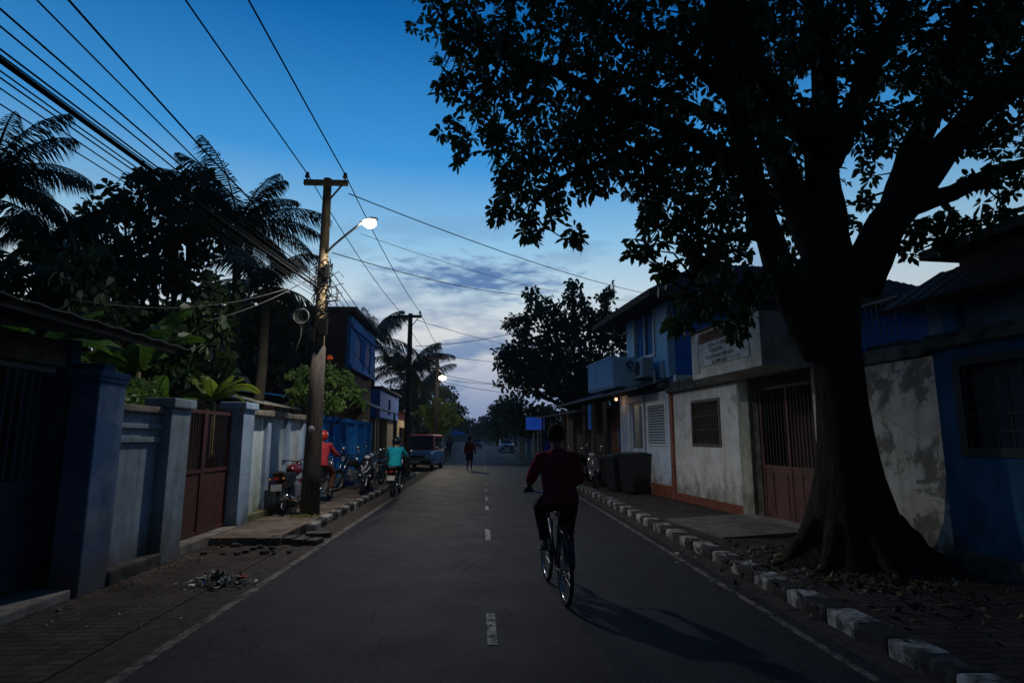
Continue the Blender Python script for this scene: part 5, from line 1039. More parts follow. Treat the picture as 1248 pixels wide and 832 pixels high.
# far buildings glimpsed
FB = T('far_house', 'tiny pale far house with blue canopy at the left end of the road', 'house', (-5.5, 70, 0))
m = MB(); m.box(-8, -5, 68, 74, 0, 3.2); m.build('wall', M_cream, FB)
m = MB(); m.quad((-5.1, 68, 3.0), (-5.1, 74, 3.0), (-3.9, 74, 2.6), (-3.9, 68, 2.6)); r_ = m.build('canopy', M_blue, FB); r_.modifiers.new('s', 'SOLIDIFY').thickness = .05
m = MB(); m.box(-8.2, -4.9, 67.8, 74.2, 3.2, 3.35); m.build('roof', M_tile, FB)
BN = T('banner', 'tall light blue cloth banner leaning by the lime bush', 'banner', (-3.55, 43, 0))
m = MB(); m.tube([(-3.9, 43, 0), (-3.5, 43, 4.6)], .025, seg=6); m.build('mast', M_steel, BN)
m = MB(); pr = None
for i in range(13):
    u = i/12; z = 4.5-2.6*u; x = -3.5-.4*(1-z/4.6); c = (m._v((x, 43+.06*math.sin(u*7), z)), m._v((x+.55*math.sin(u*3.0+.2), 43+.1*math.sin(u*9), z-.1)))
    if pr: m.face([pr[0], pr[1], c[1], c[0]])
    pr = c
r_ = m.build('cloth', cloth('banner_cloth', (.1, .4, .6)), BN); r_.modifiers.new('s', 'SOLIDIFY').thickness = .008
UM = T('market_umbrella', 'small blue market umbrella over stall far down the left side', 'umbrella', (-2.9, 62, 0))
m = MB(); m.tube([(-2.9, 62, 0), (-2.9, 62, 2.4)], .03, seg=6); m.build('pole', M_steel, UM)
m = MB(); 
for k in range(8):
    a, b = 2*math.pi*k/8, 2*math.pi*(k+1)/8; q = [(-2.9+1.3*math.cos(a), 62+1.3*math.sin(a), 1.95), (-2.9+1.3*math.cos(b), 62+1.3*math.sin(b), 1.95), (-2.9, 62, 2.45)]; m.face([m._v(p) for p in q])
r_ = m.build('canopy', cloth('umbrella_cloth', (.05, .25, .6)), UM); r_.modifiers.new('s', 'SOLIDIFY').thickness = .02
# ================================================================== FIGURES
def remeshed(name, m, mat, parent, voxel=.012, it=4):
    """closed volumes fused into one continuous surface"""
    o = m.build(name, mat, parent, local=True, smooth=True)
    r = o.modifiers.new('fuse', 'REMESH'); r.mode = 'VOXEL'; r.voxel_size = voxel; r.use_smooth_shade = True
    k = o.modifiers.new('relax', 'SMOOTH'); k.factor = .5; k.iterations = it
    if name in ('shirt', 'trousers', 'shorts'):      # folds in the cloth
        for sz, st in ((.13, .022), (.05, .009)):
            tx = bpy.data.textures.new('folds', 'CLOUDS'); tx.noise_scale = sz; tx.noise_depth = 2; d = o.modifiers.new('folds', 'DISPLACE'); d.texture = tx; d.strength = st; d.texture_coords = 'LOCAL'
    return o
def chain(m, pts, seg=12):
    """tapering limb with a ball at every joint; pts = [(vector, radius)]"""
    m.tube([p for p, r in pts], [r for p, r in pts], seg=seg)
    for p, r in pts: m.ball(p, r*.985, seg=10, rings=7)
def loft(m, rows, seg=24):
    """rows: (centre, half width, half depth); closed torso"""
    rings = []
    for i, (c, w, d) in enumerate(rows):
        a = Vector(rows[max(i-1, 0)][0]); b = Vector(rows[min(i+1, len(rows)-1)][0]); t = (b-a).normalized(); dv = t.cross(Vector((1, 0, 0))).normalized()
        rings.append([m._v(Vector(c)+Vector((1, 0, 0))*w*math.copysign(abs(math.cos(q))**.85, math.cos(q))+dv*d*math.sin(q)) for q in [2*math.pi*k/seg for k in range(seg)]])
    for i in range(len(rings)-1):
        for k in range(seg): m.face([rings[i][k], rings[i][(k+1) % seg], rings[i+1][(k+1) % seg], rings[i+1][k]])
    m.face(rings[0][::-1]); m.face(rings[-1])
def figure(label, loc, rz, J, shirt, trouser, hair=M_hair, hat=None, group=None, sleeve='elbow', short=False, fingers=False, shoe=None, skinm=M_skin):
    """J: pelvis, chest, neck, head and L/R shoulder, elbow, hand, hip, knee, ankle, toe; y is forward"""
    t = T('person', label, 'person', loc, rz, group)
    V = Vector; g_ = {k: V(v) for k, v in J.items()}; P, C, Nk, hd = g_['pelvis'], g_['chest'], g_['neck'], g_['head']
    up = (hd-Nk).normalized(); fw = V((0, 1, 0)); fw = (fw-up*fw.dot(up)).normalized()
    m = MB()
    loft(m, [(P-V((0, 0, .08)), .12, .1), (P, .155, .115), (P.lerp(C, .5), .135, .095), (C, .16, .105), (C.lerp(Nk, .5), .15, .085), (C.lerp(Nk, .8), .09, .06)])
    chain(m, [(C.lerp(Nk, .6), .07), (Nk, .056), (hd-up*.05, .05)])
    m.ball(hd+up*.01, (.078, .095, .112), seg=20, rings=14); m.ball(hd-up*.06+fw*.03, (.055, .06, .055), seg=14, rings=9)
    m.ball(hd-up*.012+fw*.096, (.014, .02, .022), seg=8, rings=6)
    for sx in (-1, 1): m.ball(hd+V((sx*.08, 0, 0))-up*.01, (.012, .024, .034), seg=8, rings=7)
    for s in 'LR':
        sg = -1 if s == 'L' else 1
        sh, el, ha = g_[s+'shoulder'], g_[s+'elbow'], g_[s+'hand']; wr = el.lerp(ha, .84)
        chain(m, [(C.lerp(Nk, .55), .06), (sh, .056), (sh.lerp(el, .5), .047), (el, .037), (el.lerp(wr, .3), .04), (wr, .024)])
        chain(m, [(wr, .024), (ha, .031)])
        if fingers:
            m.box(ha.x-.04, ha.x+.04, ha.y-.02, ha.y+.03, ha.z-.005, ha.z+.022, bev=.008)
            for q, ln in enumerate((.85, 1.0, .95, .75)):
                ox = (q-1.5)*.0215*sg; a = ha+V((ox, .02, .012)); b = a+V((0, .036*ln, -.004)); c = b+V((0, .004, -.034*ln)); chain(m, [(a, .0105), (b, .0098), (c, .0085)], 8)
            a = ha+V((-sg*.034, -.005, -.0)); b = a+V((-sg*.014, .024, -.016)); c = b+V((sg*.01, .016, -.014)); chain(m, [(a, .012), (b, .0105), (c, .009)], 8)
        else:
            chain(m, [(ha, .031), (ha+(ha-wr).normalized()*.06+V((0, 0, -.01)), .02)])
        hp, kn, an, to = g_[s+'hip'], g_[s+'knee'], g_[s+'ankle'], g_[s+'toe']
        chain(m, [(hp, .088), (hp.lerp(kn, .45), .075), (kn, .053), (kn.lerp(an, .3), .053), (an, .031)]); chain(m, [(an-V((0, .035, .03)), .03), (an.lerp(to, .6), .033), (to, .022)])
    remeshed('body', m, skinm, t, .007 if fingers else .013)
    # shirt hangs loose from the shoulders to below the waist
    m = MB(); hem = P+V((0, -.03, -.07))
    loft(m, [(hem, .185, .145), (P+V((0, -.01, .02)), .183, .142), (P.lerp(C, .35), .175, .135), (P.lerp(C, .7), .182, .13), (C, .19, .125), (C.lerp(Nk, .35), .185, .112), (C.lerp(Nk, .62), .15, .09), (C.lerp(Nk, .8), .095, .07), (C.lerp(Nk, .93), .068, .062)])
    for s in 'LR':
        sh, el, ha = g_[s+'shoulder'], g_[s+'elbow'], g_[s+'hand']
        q = [(C.lerp(Nk, .55), .075), (sh, .070), (sh.lerp(el, .5), .064), (sh.lerp(el, .95), .060)]
        if sleeve == 'long': q += [(el, .056), (el.lerp(ha, .78), .042)]
        chain(m, q)
    remeshed('shirt', m, shirt, t, .011 if fingers else .015, 6)
    m = MB(); m.ball(P-V((0, 0, .02)), (.165, .13, .12), seg=18, rings=10)
    for s in 'LR':
        hp, kn, an = g_[s+'hip'], g_[s+'knee'], g_[s+'ankle']; q = [(hp, .108), (hp.lerp(kn, .5), .092), (kn, .074)]
        if short: q[-1] = (hp.lerp(kn, .92), .085)
        else: q += [(kn.lerp(an, .4), .066), (kn.lerp(an, .86), .058)]
        chain(m, q)
    remeshed('shorts' if short else 'trousers', m, trouser, t, .012 if fingers else .015, 5)
    for s in 'LR':
        an, to = g_[s+'ankle'], g_[s+'toe']; m = MB(); chain(m, [(an+V((0, -.04, -.045)), .034), (an.lerp(to, .5)+V((0, 0, -.018)), .036), (to+V((0, .01, -.002)), .028)]); remeshed('shoe', m, shoe or M_black, t, .01, 3)
    if hat is None:
        m = MB(); n = 22; rg = 14; c = hd+up*.02-fw*.01; zx = up; xx = fw.cross(up).normalized(); rows = []
        for i in range(rg+1):
            row = []
            for k in range(n):
                a = 2*math.pi*k/n; fr_ = math.sin(a); ext = .80-.30*max(0, fr_)**.7-.06*abs(math.cos(a)); th = math.pi*i/rg*ext
                d = xx*math.sin(th)*math.cos(a)*.092+fw*math.sin(th)*fr_*.11+zx*math.cos(th)*.113
                row.append(m._v(c+d*(1+.07*noise.noise(d*45)+.04*noise.noise(d*120)))) if i else row.append(None)
            rows.append(row)
        topv = m._v(c+zx*.114)
        for k in range(n): m.face([topv, rows[1][k], rows[1][(k+1) % n]])
        for i in range(1, rg):
            for k in range(n): m.face([rows[i][k], rows[i+1][k], rows[i+1][(k+1) % n], rows[i][(k+1) % n]])
        m.build('hair', hair, t, local=True, smooth=True)
    else:
        hm, kind = hat; m = MB(); m.ball(hd+up*.025, (.122, .14, .13), seg=20, rings=14); h_ = m.build('helmet', hm, t, local=True, smooth=True)
        m = MB(); m.ball(hd+up*.0+fw*.03, (.108, .117, .06), seg=18, rings=8); m.build('visor', M_glass, h_, local=True, smooth=True)
    return t
# ---- bicycle and its rider
def bicycle(label, loc, rz):
    t = T('bicycle', label, 'bicycle', loc, rz); Rw = .335; wb = 1.05
    fr = paint('bicycle_frame_paint', (.03, .03, .035), .3)
    for y in (0, wb):
        m = MB(); m.torus((0, y, Rw), Rw-.018, .019, seg=44, sides=10); w = m.build('wheel', M_rubber, t, local=True, smooth=True)
        m = MB(); m.torus((0, y, Rw), Rw-.045, .011, seg=44, sides=6); m.build('rim', M_chrome, w, local=True, smooth=True)
        m = MB(); m.lathe([(.02, -.045), (.012, -.04), (.012, .04), (.02, .045)], (0, y, Rw), axis='X', seg=12)
        for k in range(32): a = 2*math.pi*k/32; s = .03 if k % 2 else -.03; m.tube([(s, y+.015*math.cos(a+.5), Rw+.015*math.sin(a+.5)), (0, y+(Rw-.045)*math.cos(a), Rw+(Rw-.045)*math.sin(a))], .0013, seg=3)
        m.build('spokes', M_steel, w, local=True)
        m = MB(); rows = []
        for i in range(15):
            a = R(15)+R(150)*i/14 if y == 0 else R(55)+R(95)*i/14; a = a if y else a; rr = Rw+.02
            rows.append([m._v((sx, y-math.cos(math.pi-a)*rr*(1 if y else 1), Rw+math.sin(a)*(rr-abs(sx)*.25))) for sx in (-.028, -.014, 0, .014, .028)])
        for i in range(14):
            for k in range(4): m.face([rows[i][k], rows[i][k+1], rows[i+1][k+1], rows[i+1][k]])
        mg = m.build('mudguard', fr, t, local=True, smooth=True); mg.modifiers.new('s', 'SOLIDIFY').thickness = .003
    bb = (0, .45, .29); st = (0, .27, .80); ht = (0, .86, .86); hb = (0, .9, .72)
    m = MB()
    for a, b, r in [(bb, st, .015), (st, ht, .014), (bb, hb, .017), (hb, ht, .019)]: m.tube([a, b], r, seg=10)
    for s in (-1, 1): m.tube([(s*.02, .45, .29), (s*.055, .2, .31), (s*.055, 0, Rw)], .009, seg=8); m.tube([(s*.012, .28, .77), (s*.055, .05, .42), (s*.055, 0, Rw)], .008, seg=8)
    m.build('frame', fr, t, local=True, smooth=True)
    m = MB()
    for s in (-1, 1): m.tube([(0, .9, .71), (s*.045, .92, .68), (s*.05, .96, .5), (s*.05, wb, Rw)], .011, seg=8)
    m.build('fork', fr, t, local=True, smooth=True)
    m = MB(); m.tube([(0, .86, .86), (0, .845, .99)], .013, seg=8); m.tube([(-.29, .76, 1.02), (-.2, .82, 1.02), (-.08, .87, .995), (.08, .87, .995), (.2, .82, 1.02), (.29, .76, 1.02)], .011, seg=8); hbar = m.build('handlebar', M_chrome, t, local=True, smooth=True)
    for s in (-1, 1):
        m = MB(); m.tube([(s*.19, .825, 1.02), (s*.295, .757, 1.02)], .017, seg=10); m.build('grip', M_rubber, hbar, local=True, smooth=True)
        m = MB(); m.tube([(s*.16, .85, 1.0), (s*.2, .87, .99), (s*.28, .81, .99)], .005, seg=6); m.build('brake_lever', M_chrome, hbar, local=True)
    m = MB(); m.prism([(-.07, .13), (.07, .13), (.085, .17), (.075, .24), (.03, .3), (.018, .4), (-.018, .4), (-.03, .3), (-.075, .24), (-.085, .17)], .885, .925, 'Z'); m.build('saddle', M_black, t, local=True, bevel=.012)
    m = MB(); m.tube([(0, .27, .78), (0, .25, .89)], .012, seg=8); m.build('seat_post', M_chrome, t, local=True)
    m = MB(); m.tube([(-.05, .45, .29), (-.085, .47, .455)], .009, seg=6); m.tube([(.05, .45, .29), (.085, .43, .125)], .009, seg=6); m.torus((.04, .45, .29), .085, .006, seg=24, sides=6); m.build('crankset', M_steel, t, local=True)
    for p in ((-.13, .47, .455), (.13, .43, .125)): m = MB(); m.box(p[0]-.045, p[0]+.045, p[1]-.035, p[1]+.035, p[2]-.01, p[2]+.01, bev=.004); m.build('pedal', M_black, t, local=True)
    m = MB()
    for z in (.375, .205): m.tube([(.045, .45, z), (.045, 0, .335+(z-.29)*.45)], .005, seg=4)
    m.build('chain', M_iron, t, local=True)
    m = MB(); 
    for s in (-1, 1): m.tube([(s*.06, 0, Rw), (s*.06, -.12, .72)], .005, seg=5); m.tube([(s*.06, .2, .73), (s*.06, -.22, .72)], .006, seg=5)
    for y in (-.2, -.1, 0, .1): m.tube([(-.06, y, .725), (.06, y, .725)], .005, seg=5)
    m.build('rear_rack', M_iron, t, local=True)
    m = MB(); m.ball((0, -.245, .66), (.022, .014, .022)); m.build('reflector', paint('reflector_red', (.3, .01, .01)), t, local=True)
    m = MB(); m.tube([(-.07, .1, .33), (-.08, -.16, .36)], .007, seg=6); m.build('kickstand', M_steel, t, local=True)
BY = (0.80, 6.09, 0); BRZ = .07
bicycle('black roadster bicycle ridden by the man in the dark red shirt', BY, BRZ)
Jc = dict(pelvis=(0, .20, 1.0), chest=(0, .30, 1.29), neck=(0, .37, 1.495), head=(0, .40, 1.625),
          Lshoulder=(-.18, .35, 1.395), Lelbow=(-.27, .46, 1.16), Lhand=(-.25, .74, 1.055), Rshoulder=(.18, .35, 1.395), Relbow=(.265, .46, 1.16), Rhand=(.25, .74, 1.055),
          Lhip=(-.09, .23, .97), Lknee=(-.15, .60, .86), Lankle=(-.125, .40, .545), Ltoe=(-.13, .55, .485), Rhip=(.09, .23, .96), Rknee=(.13, .50, .61), Rankle=(.125, .36, .215), Rtoe=(.13, .50, .155))
figure('cyclist in dark red shirt seen from behind in the middle of the road', BY, BRZ, Jc, cloth('dark_red_shirt', (.26, .02, .04)), cloth('dark_trousers', (.018, .018, .022)), fingers=True, shoe=paint('sandal', (.06, .05, .05), .7))
# ---- pedestrian
Jw = dict(pelvis=(0, 0, .93), chest=(0, .02, 1.2), neck=(0, .03, 1.43), head=(0, .05, 1.57), Lshoulder=(-.17, 0, 1.36), Lelbow=(-.24, -.05, 1.09), Lhand=(-.25, .07, .87), Rshoulder=(.17, 0, 1.36), Relbow=(.25, -.02, 1.1), Rhand=(.28, .1, .88),
          Lhip=(-.09, 0, .9), Lknee=(-.1, .06, .5), Lankle=(-.1, -.06, .09), Ltoe=(-.1, .09, .03), Rhip=(.09, 0, .9), Rknee=(.09, .12, .52), Rankle=(.1, .14, .11), Rtoe=(.1, .29, .04))
figure('pedestrian in dark red shirt and dark shorts walking away along the far road', (-.72, 30.6, 0), 0, Jw, cloth('maroon_shirt', (.32, .02, .03)), cloth('black_shorts', (.015, .015, .02)), short=True, shoe=paint('pale_sandal', (.4, .35, .3), .7), sleeve='long')
# ---- motorcycles and scooters
def wheel2(t, y, r, w=.05, x=0):
    m = MB(); m.torus((x, y, r), r-w*.7, w*.75, seg=30, sides=8, sx=.9); wh = m.build('wheel', M_rubber, t, local=True, smooth=True)
    m = MB(); m.torus((x, y, r), r-w*1.7, .012, seg=26, sides=6); m.lathe([(.06, -.05), (.06, .05)], (x, y, r), axis='X', seg=14)
    for k in range(6): a = math.pi*k/3; m.tube([(x, y, r), (x, y+(r-w*1.7)*math.cos(a), r+(r-w*1.7)*math.sin(a))], .01, seg=5)
    m.build('rim', M_steel, wh, local=True)
def motorcycle(label, loc, rz, col, seed=1, group='motorcycles and scooters along the kerbs', lean=0):
    t = T('motorcycle', label, 'motorcycle', loc, rz, group, rx=lean); pc = paint('moto_paint_%02d' % seed, col, .25)
    wheel2(t, 0, .3); wheel2(t, 1.27, .3, .045)
    m = MB(); m.prism([(-.05, .62), (.2, .60), (.55, .62), (.62, .76), (.45, .80), (.1, .8), (-.25, .86), (-.3, .82)], -.11, .11, 'X'); m.build('seat', M_black, t, local=True, bevel=.035)
    m = MB(); m.ball((0, .78, .82), (.15, .27, .14), seg=16, rings=10); m.build('fuel_tank', pc, t, local=True, smooth=True)
    m = MB(); m.box(-.13, .13, .42, .82, .28, .56, bev=.04); m.lathe([(.075, 0), (.09, .03), (.075, .22)], (0, .8, .42), axis='Z', seg=12); m.tube([(0, .4, .3), (0, 0, .3)], .03, seg=6); m.build('engine', M_steel, t, local=True)
    m = MB(); m.box(-.09, .09, -.1, .4, .5, .62, bev=.02)
    for s in (-1, 1): m.tube([(s*.06, .4, .5), (s*.1, 0, .3)], .018, seg=6); m.tube([(s*.1, -.02, .32), (s*.09, -.08, .62)], .022, seg=8)
    m.tube([(0, .98, .9), (0, .55, .6), (0, .5, .3)], .022, seg=8); m.build('frame', M_iron, t, local=True)
    m = MB()
    for s in (-1, 1): m.tube([(s*.08, 1.27, .3), (s*.085, 1.0, .98)], .019, seg=8)
    m.build('fork', M_chrome, t, local=True, smooth=True)
    m = MB(); m.tube([(-.34, .88, 1.02), (-.2, .95, 1.04), (0, 1.0, .99), (.2, .95, 1.04), (.34, .88, 1.02)], .013, seg=8); hb = m.build('handlebar', M_black, t, local=True, smooth=True)
    for s in (-1, 1):
        m = MB(); m.tube([(s*.24, .93, 1.04), (s*.33, .95, 1.2)], .005, seg=5); m.ball((s*.34, .95, 1.23), (.055, .015, .035), seg=10, rings=6); m.build('mirror', M_chrome, hb, local=True, smooth=True)
    m = MB(); m.ball((0, 1.08, .9), (.09, .08, .09), seg=16, rings=10); hl = m.build('headlamp_shell', pc, t, local=True, smooth=True)
    m = MB(); m.ball((0, 1.13, .9), (.078, .045, .078), seg=16, rings=8); m.build('lens', M_mirror, hl, local=True, smooth=True)
    for y, a0, a1 in ((0, 20, 150), (1.27, 30, 140)):
        m = MB(); rows = []
        for i in range(11):
            a = R(a0+(a1-a0)*i/10); rows.append([m._v((sx, y-math.cos(math.pi-a)*.34, .3+math.sin(a)*.34-abs(sx)*.3)) for sx in (-.06, -.03, 0, .03, .06)])
        for i in range(10):
            for k in range(4): m.face([rows[i][k], rows[i][k+1], rows[i+1][k+1], rows[i+1][k]])
        m.build('mudguard', pc, t, local=True, smooth=True).modifiers.new('s', 'SOLIDIFY').thickness = .006
    m = MB(); m.tube([(.1, .75, .3), (.15, .5, .2), (.16, .1, .28), (.16, -.3, .36)], [.02, .025, .045, .05], seg=10); m.build('exhaust', M_chrome, t, local=True, smooth=True)
    m = MB(); m.box(-.05, .05, -.36, -.32, .68, .74, bev=.01); m.build('tail_light', paint('tail_red', (.35, .01, .01)), t, local=True)
    m = MB(); m.box(-.1, .1, -.365, -.35, .48, .6); m.build('number_plate', paint('plate_white', (.7, .7, .68), .5), t, local=True)
    for s in (-1, 1): m = MB(); m.ball((s*.13, -.3, .7), (.03, .03, .025), seg=8, rings=6); m.build('indicator', paint('indicator_amber', (.6, .25, .03)), t, local=True, smooth=True)
    return t
def scooter(label, loc, rz, col, seed=1, group='motorcycles and scooters along the kerbs', deco=True, lean=0):
    t = T('scooter', label, 'scooter', loc, rz, group, rx=lean); pc = paint('moto_paint_%02d' % seed, col, .25)
    wheel2(t, 0, .25, .055); wheel2(t, 1.2, .25, .05)
    m = MB()
    prof = [(-.28, .42), (.3, .34), (.42, .4), (.44, .7), (.1, .74), (-.3, .72)]; m.prism(prof, -.15, .15, 'X'); m.build('rear_body', pc, t, local=True, bevel=.05)
    m = MB(); m.prism([(-.3, .725), (.44, .705), (.46, .76), (.1, .8), (-.3, .84)], -.13, .13, 'X'); m.build('seat', M_black, t, local=True, bevel=.03)
    m = MB(); m.box(-.16, .16, .38, .9, .26, .33, bev=.02); m.build('footboard', M_black, t, local=True)
    # front shield, tapering and curved
    m = MB(); rows = []
    for z, w, y in [(.28, .13, .93), (.45, .19, .98), (.65, .21, .98), (.85, .17, .92), (.98, .09, .86)]:
        rows.append([m._v((w*u, y+.09*(1-u*u), z)) for u in (-1, -.6, -.2, .2, .6, 1)])
    for i in range(4):
        for k in range(5): m.face([rows[i][k], rows[i][k+1], rows[i+1][k+1], rows[i+1][k]])
    fs = m.build('front_shield', pc, t, local=True, smooth=True); fs.modifiers.new('s', 'SOLIDIFY').thickness = .03
    if deco:
        m = MB()
        for (x0, z0, x1, z1) in [(-.12, .74, -.03, .60), (.0, .72, .1, .62), (-.08, .66, .06, .56), (.12, .76, .06, .66), (-.02, .78, .04, .7)]:
            m.beam((x0, 1.098, z0), (x1, 1.098, z1), .008, .035, up=(0, 1, 0)) if False else m.beam((x0, 1.092, z0), (x1, 1.092, z1), .035, .01, up=(0, 1, 0))
        m.build('decal', paint('decal_silver', (.6, .62, .64), .35), fs, local=True)
    for s in (-1, 1): m = MB(); m.ball((s*.13, 1.03, .5), (.035, .03, .03), seg=10, rings=6); m.build('indicator', M_mirror, t, local=True, smooth=True)
    m = MB(); m.ball((0, .9, .98), (.13, .11, .09), seg=16, rings=10); hd_ = m.build('handlebar_cowl', pc, t, local=True, smooth=True)
    m = MB(); m.ball((0, .975, .98), (.085, .05, .055), seg=14, rings=8); m.build('headlight', M_mirror, hd_, local=True, smooth=True)
    m = MB(); m.tube([(-.32, .82, 1.0), (-.1, .88, 1.0), (.1, .88, 1.0), (.32, .82, 1.0)], .015, seg=8); hb = m.build('handlebar', M_black, t, local=True, smooth=True)
    for s in (-1, 1):
        m = MB(); m.tube([(s*.2, .87, 1.0), (s*.3, .88, 1.17)], .006, seg=5); m.ball((s*.31, .88, 1.2), (.055, .015, .038), seg=10, rings=6); m.build('mirror', M_chrome, hb, local=True, smooth=True)
    m = MB()
    for s in (-1, 1): m.tube([(s*.07, 1.2, .25), (s*.06, 1.06, .5)], .016, seg=6)
    m.build('fork', M_steel, t, local=True)
    m = MB(); rows = []
    for i in range(11):
        a = R(25+120*i/10); rows.append([m._v((sx, 1.2-math.cos(math.pi-a)*.29, .25+math.sin(a)*.29-abs(sx)*.35)) for sx in (-.07, -.035, 0, .035, .07)])
    for i in range(10):
        for k in range(4): m.face([rows[i][k], rows[i][k+1], rows[i+1][k+1], rows[i+1][k]])
    m.build('mudguard', pc, t, local=True, smooth=True).modifiers.new('s', 'SOLIDIFY').thickness = .006
    m = MB(); m.tube([(.15, .2, .22), (.17, -.05, .25), (.17, -.3, .3)], [.03, .045, .045], seg=10); m.build('exhaust', M_steel, t, local=True, smooth=True)
    m = MB(); m.box(-.06, .06, -.33, -.30, .6, .68, bev=.01); m.build('tail_light', paint('tail_red', (.35, .01, .01)), t, local=True)
    m = MB(); m.box(-.09, .09, -.335, -.32, .42, .54); m.build('number_plate', paint('plate_white', (.7, .7, .68), .5), t, local=True)
    m = MB(); m.tube([(-.14, .2, .28), (-.2, .1, .02)], .012, seg=6); m.build('side_stand', M_steel, t, local=True)
    return t
Jm = dict(pelvis=(0, .22, .88), chest=(0, .28, 1.15), neck=(0, .33, 1.37), head=(0, .36, 1.50), Lshoulder=(-.18, .3, 1.3), Lelbow=(-.27, .5, 1.12), Lhand=(-.3, .84, 1.06), Rshoulder=(.18, .3, 1.3), Relbow=(.27, .5, 1.12), Rhand=(.3, .84, 1.06),
          Lhip=(-.1, .24, .86), Lknee=(-.2, .62, .68), Lankle=(-.2, .5, .3), Ltoe=(-.21, .65, .25), Rhip=(.1, .24, .86), Rknee=(.2, .62, .68), Rankle=(.2, .5, .3), Rtoe=(.21, .65, .25))
sw = .12
motorcycle('dark motorcycle under the rider in red behind the nearest utility pole', (-3.82, 14.2, sw), .0, (.03, .03, .035), 1)
Jm2 = dict(Jm); 
for k in ('pelvis', 'chest', 'neck', 'head', 'Lshoulder', 'Rshoulder'): v = Jm[k]; Jm2[k] = (v[0], v[1], v[2]+.02)
figure('motorcycle rider in red jacket and red helmet behind the nearest utility pole', (-3.82, 14.2, sw), .0, Jm2, cloth('red_jacket', (.5, .05, .07)), cloth('brown_trousers', (.12, .05, .035)), hat=(paint('red_helmet', (.55, .04, .03), .3), 'helmet'), sleeve='long')
motorcycle('red and black motorcycle parked left of the nearest utility pole seen from behind', (-3.94, 12.35, sw), .0, (.14, .015, .015), 2, lean=-.1)
scooter('black scooter with silver decals facing the camera by the blue fence', (-3.28, 17.6, sw), math.pi+.05, (.02, .022, .028), 3, lean=-.08)
scooter('dark scooter parked right behind the silver decal scooter', (-3.35, 20.1, sw), math.pi-.25, (.04, .06, .08), 4, deco=False, lean=-.1)
motorcycle('black motorcycle parked on the left kerb beside the turquoise rider', (-3.55, 18.6, sw), math.pi-.5, (.05, .05, .055), 5, lean=-.1)
motorcycle('black motorcycle carrying the rider in turquoise at the left road edge', (-2.5, 17.0, 0), -.02, (.02, .02, .025), 6)
figure('motorcycle rider in turquoise shirt seen from behind at the left road edge', (-2.5, 17.0, 0), -.02, Jm, cloth('turquoise_shirt', (.02, .5, .62)), cloth('navy_trousers', (.02, .02, .03)), hat=(paint('black_helmet', (.015, .015, .018), .25), 'helmet'), sleeve='elbow', skinm=pm('light_skin', (.42, .24, .16), (.38, .21, .14), rough=.5))
motorcycle('dark motorcycle parked just beyond the boxy red car', (-2.9, 37.2, .0), .1, (.2, .02, .02), 7)
motorcycle('silver tanked motorcycle parked beyond the market umbrella', (-3.0, 48, .0), .2, (.3, .3, .32), 8)
figure('tiny standing person in dark clothes beside the far motorcycles', (-2.95, 51, 0), 0, Jw, cloth('dark_blue_shirt', (.03, .05, .1)), cloth('grey_trousers', (.05, .05, .055)))
scooter('grey scooter parked at the right kerb beside the wheelie bins', (3.78, 19.6, sw), math.pi-.35, (.14, .14, .15), 9, deco=False, lean=.1)
motorcycle('black motorcycle parked behind the grey scooter near the bins', (3.75, 21.4, sw), math.pi-.5, (.03, .03, .03), 10, lean=.1)
motorcycle('far motorcycle leaning beside the white car on the right', (3.1, 66, 0), .9, (.08, .1, .14), 11)
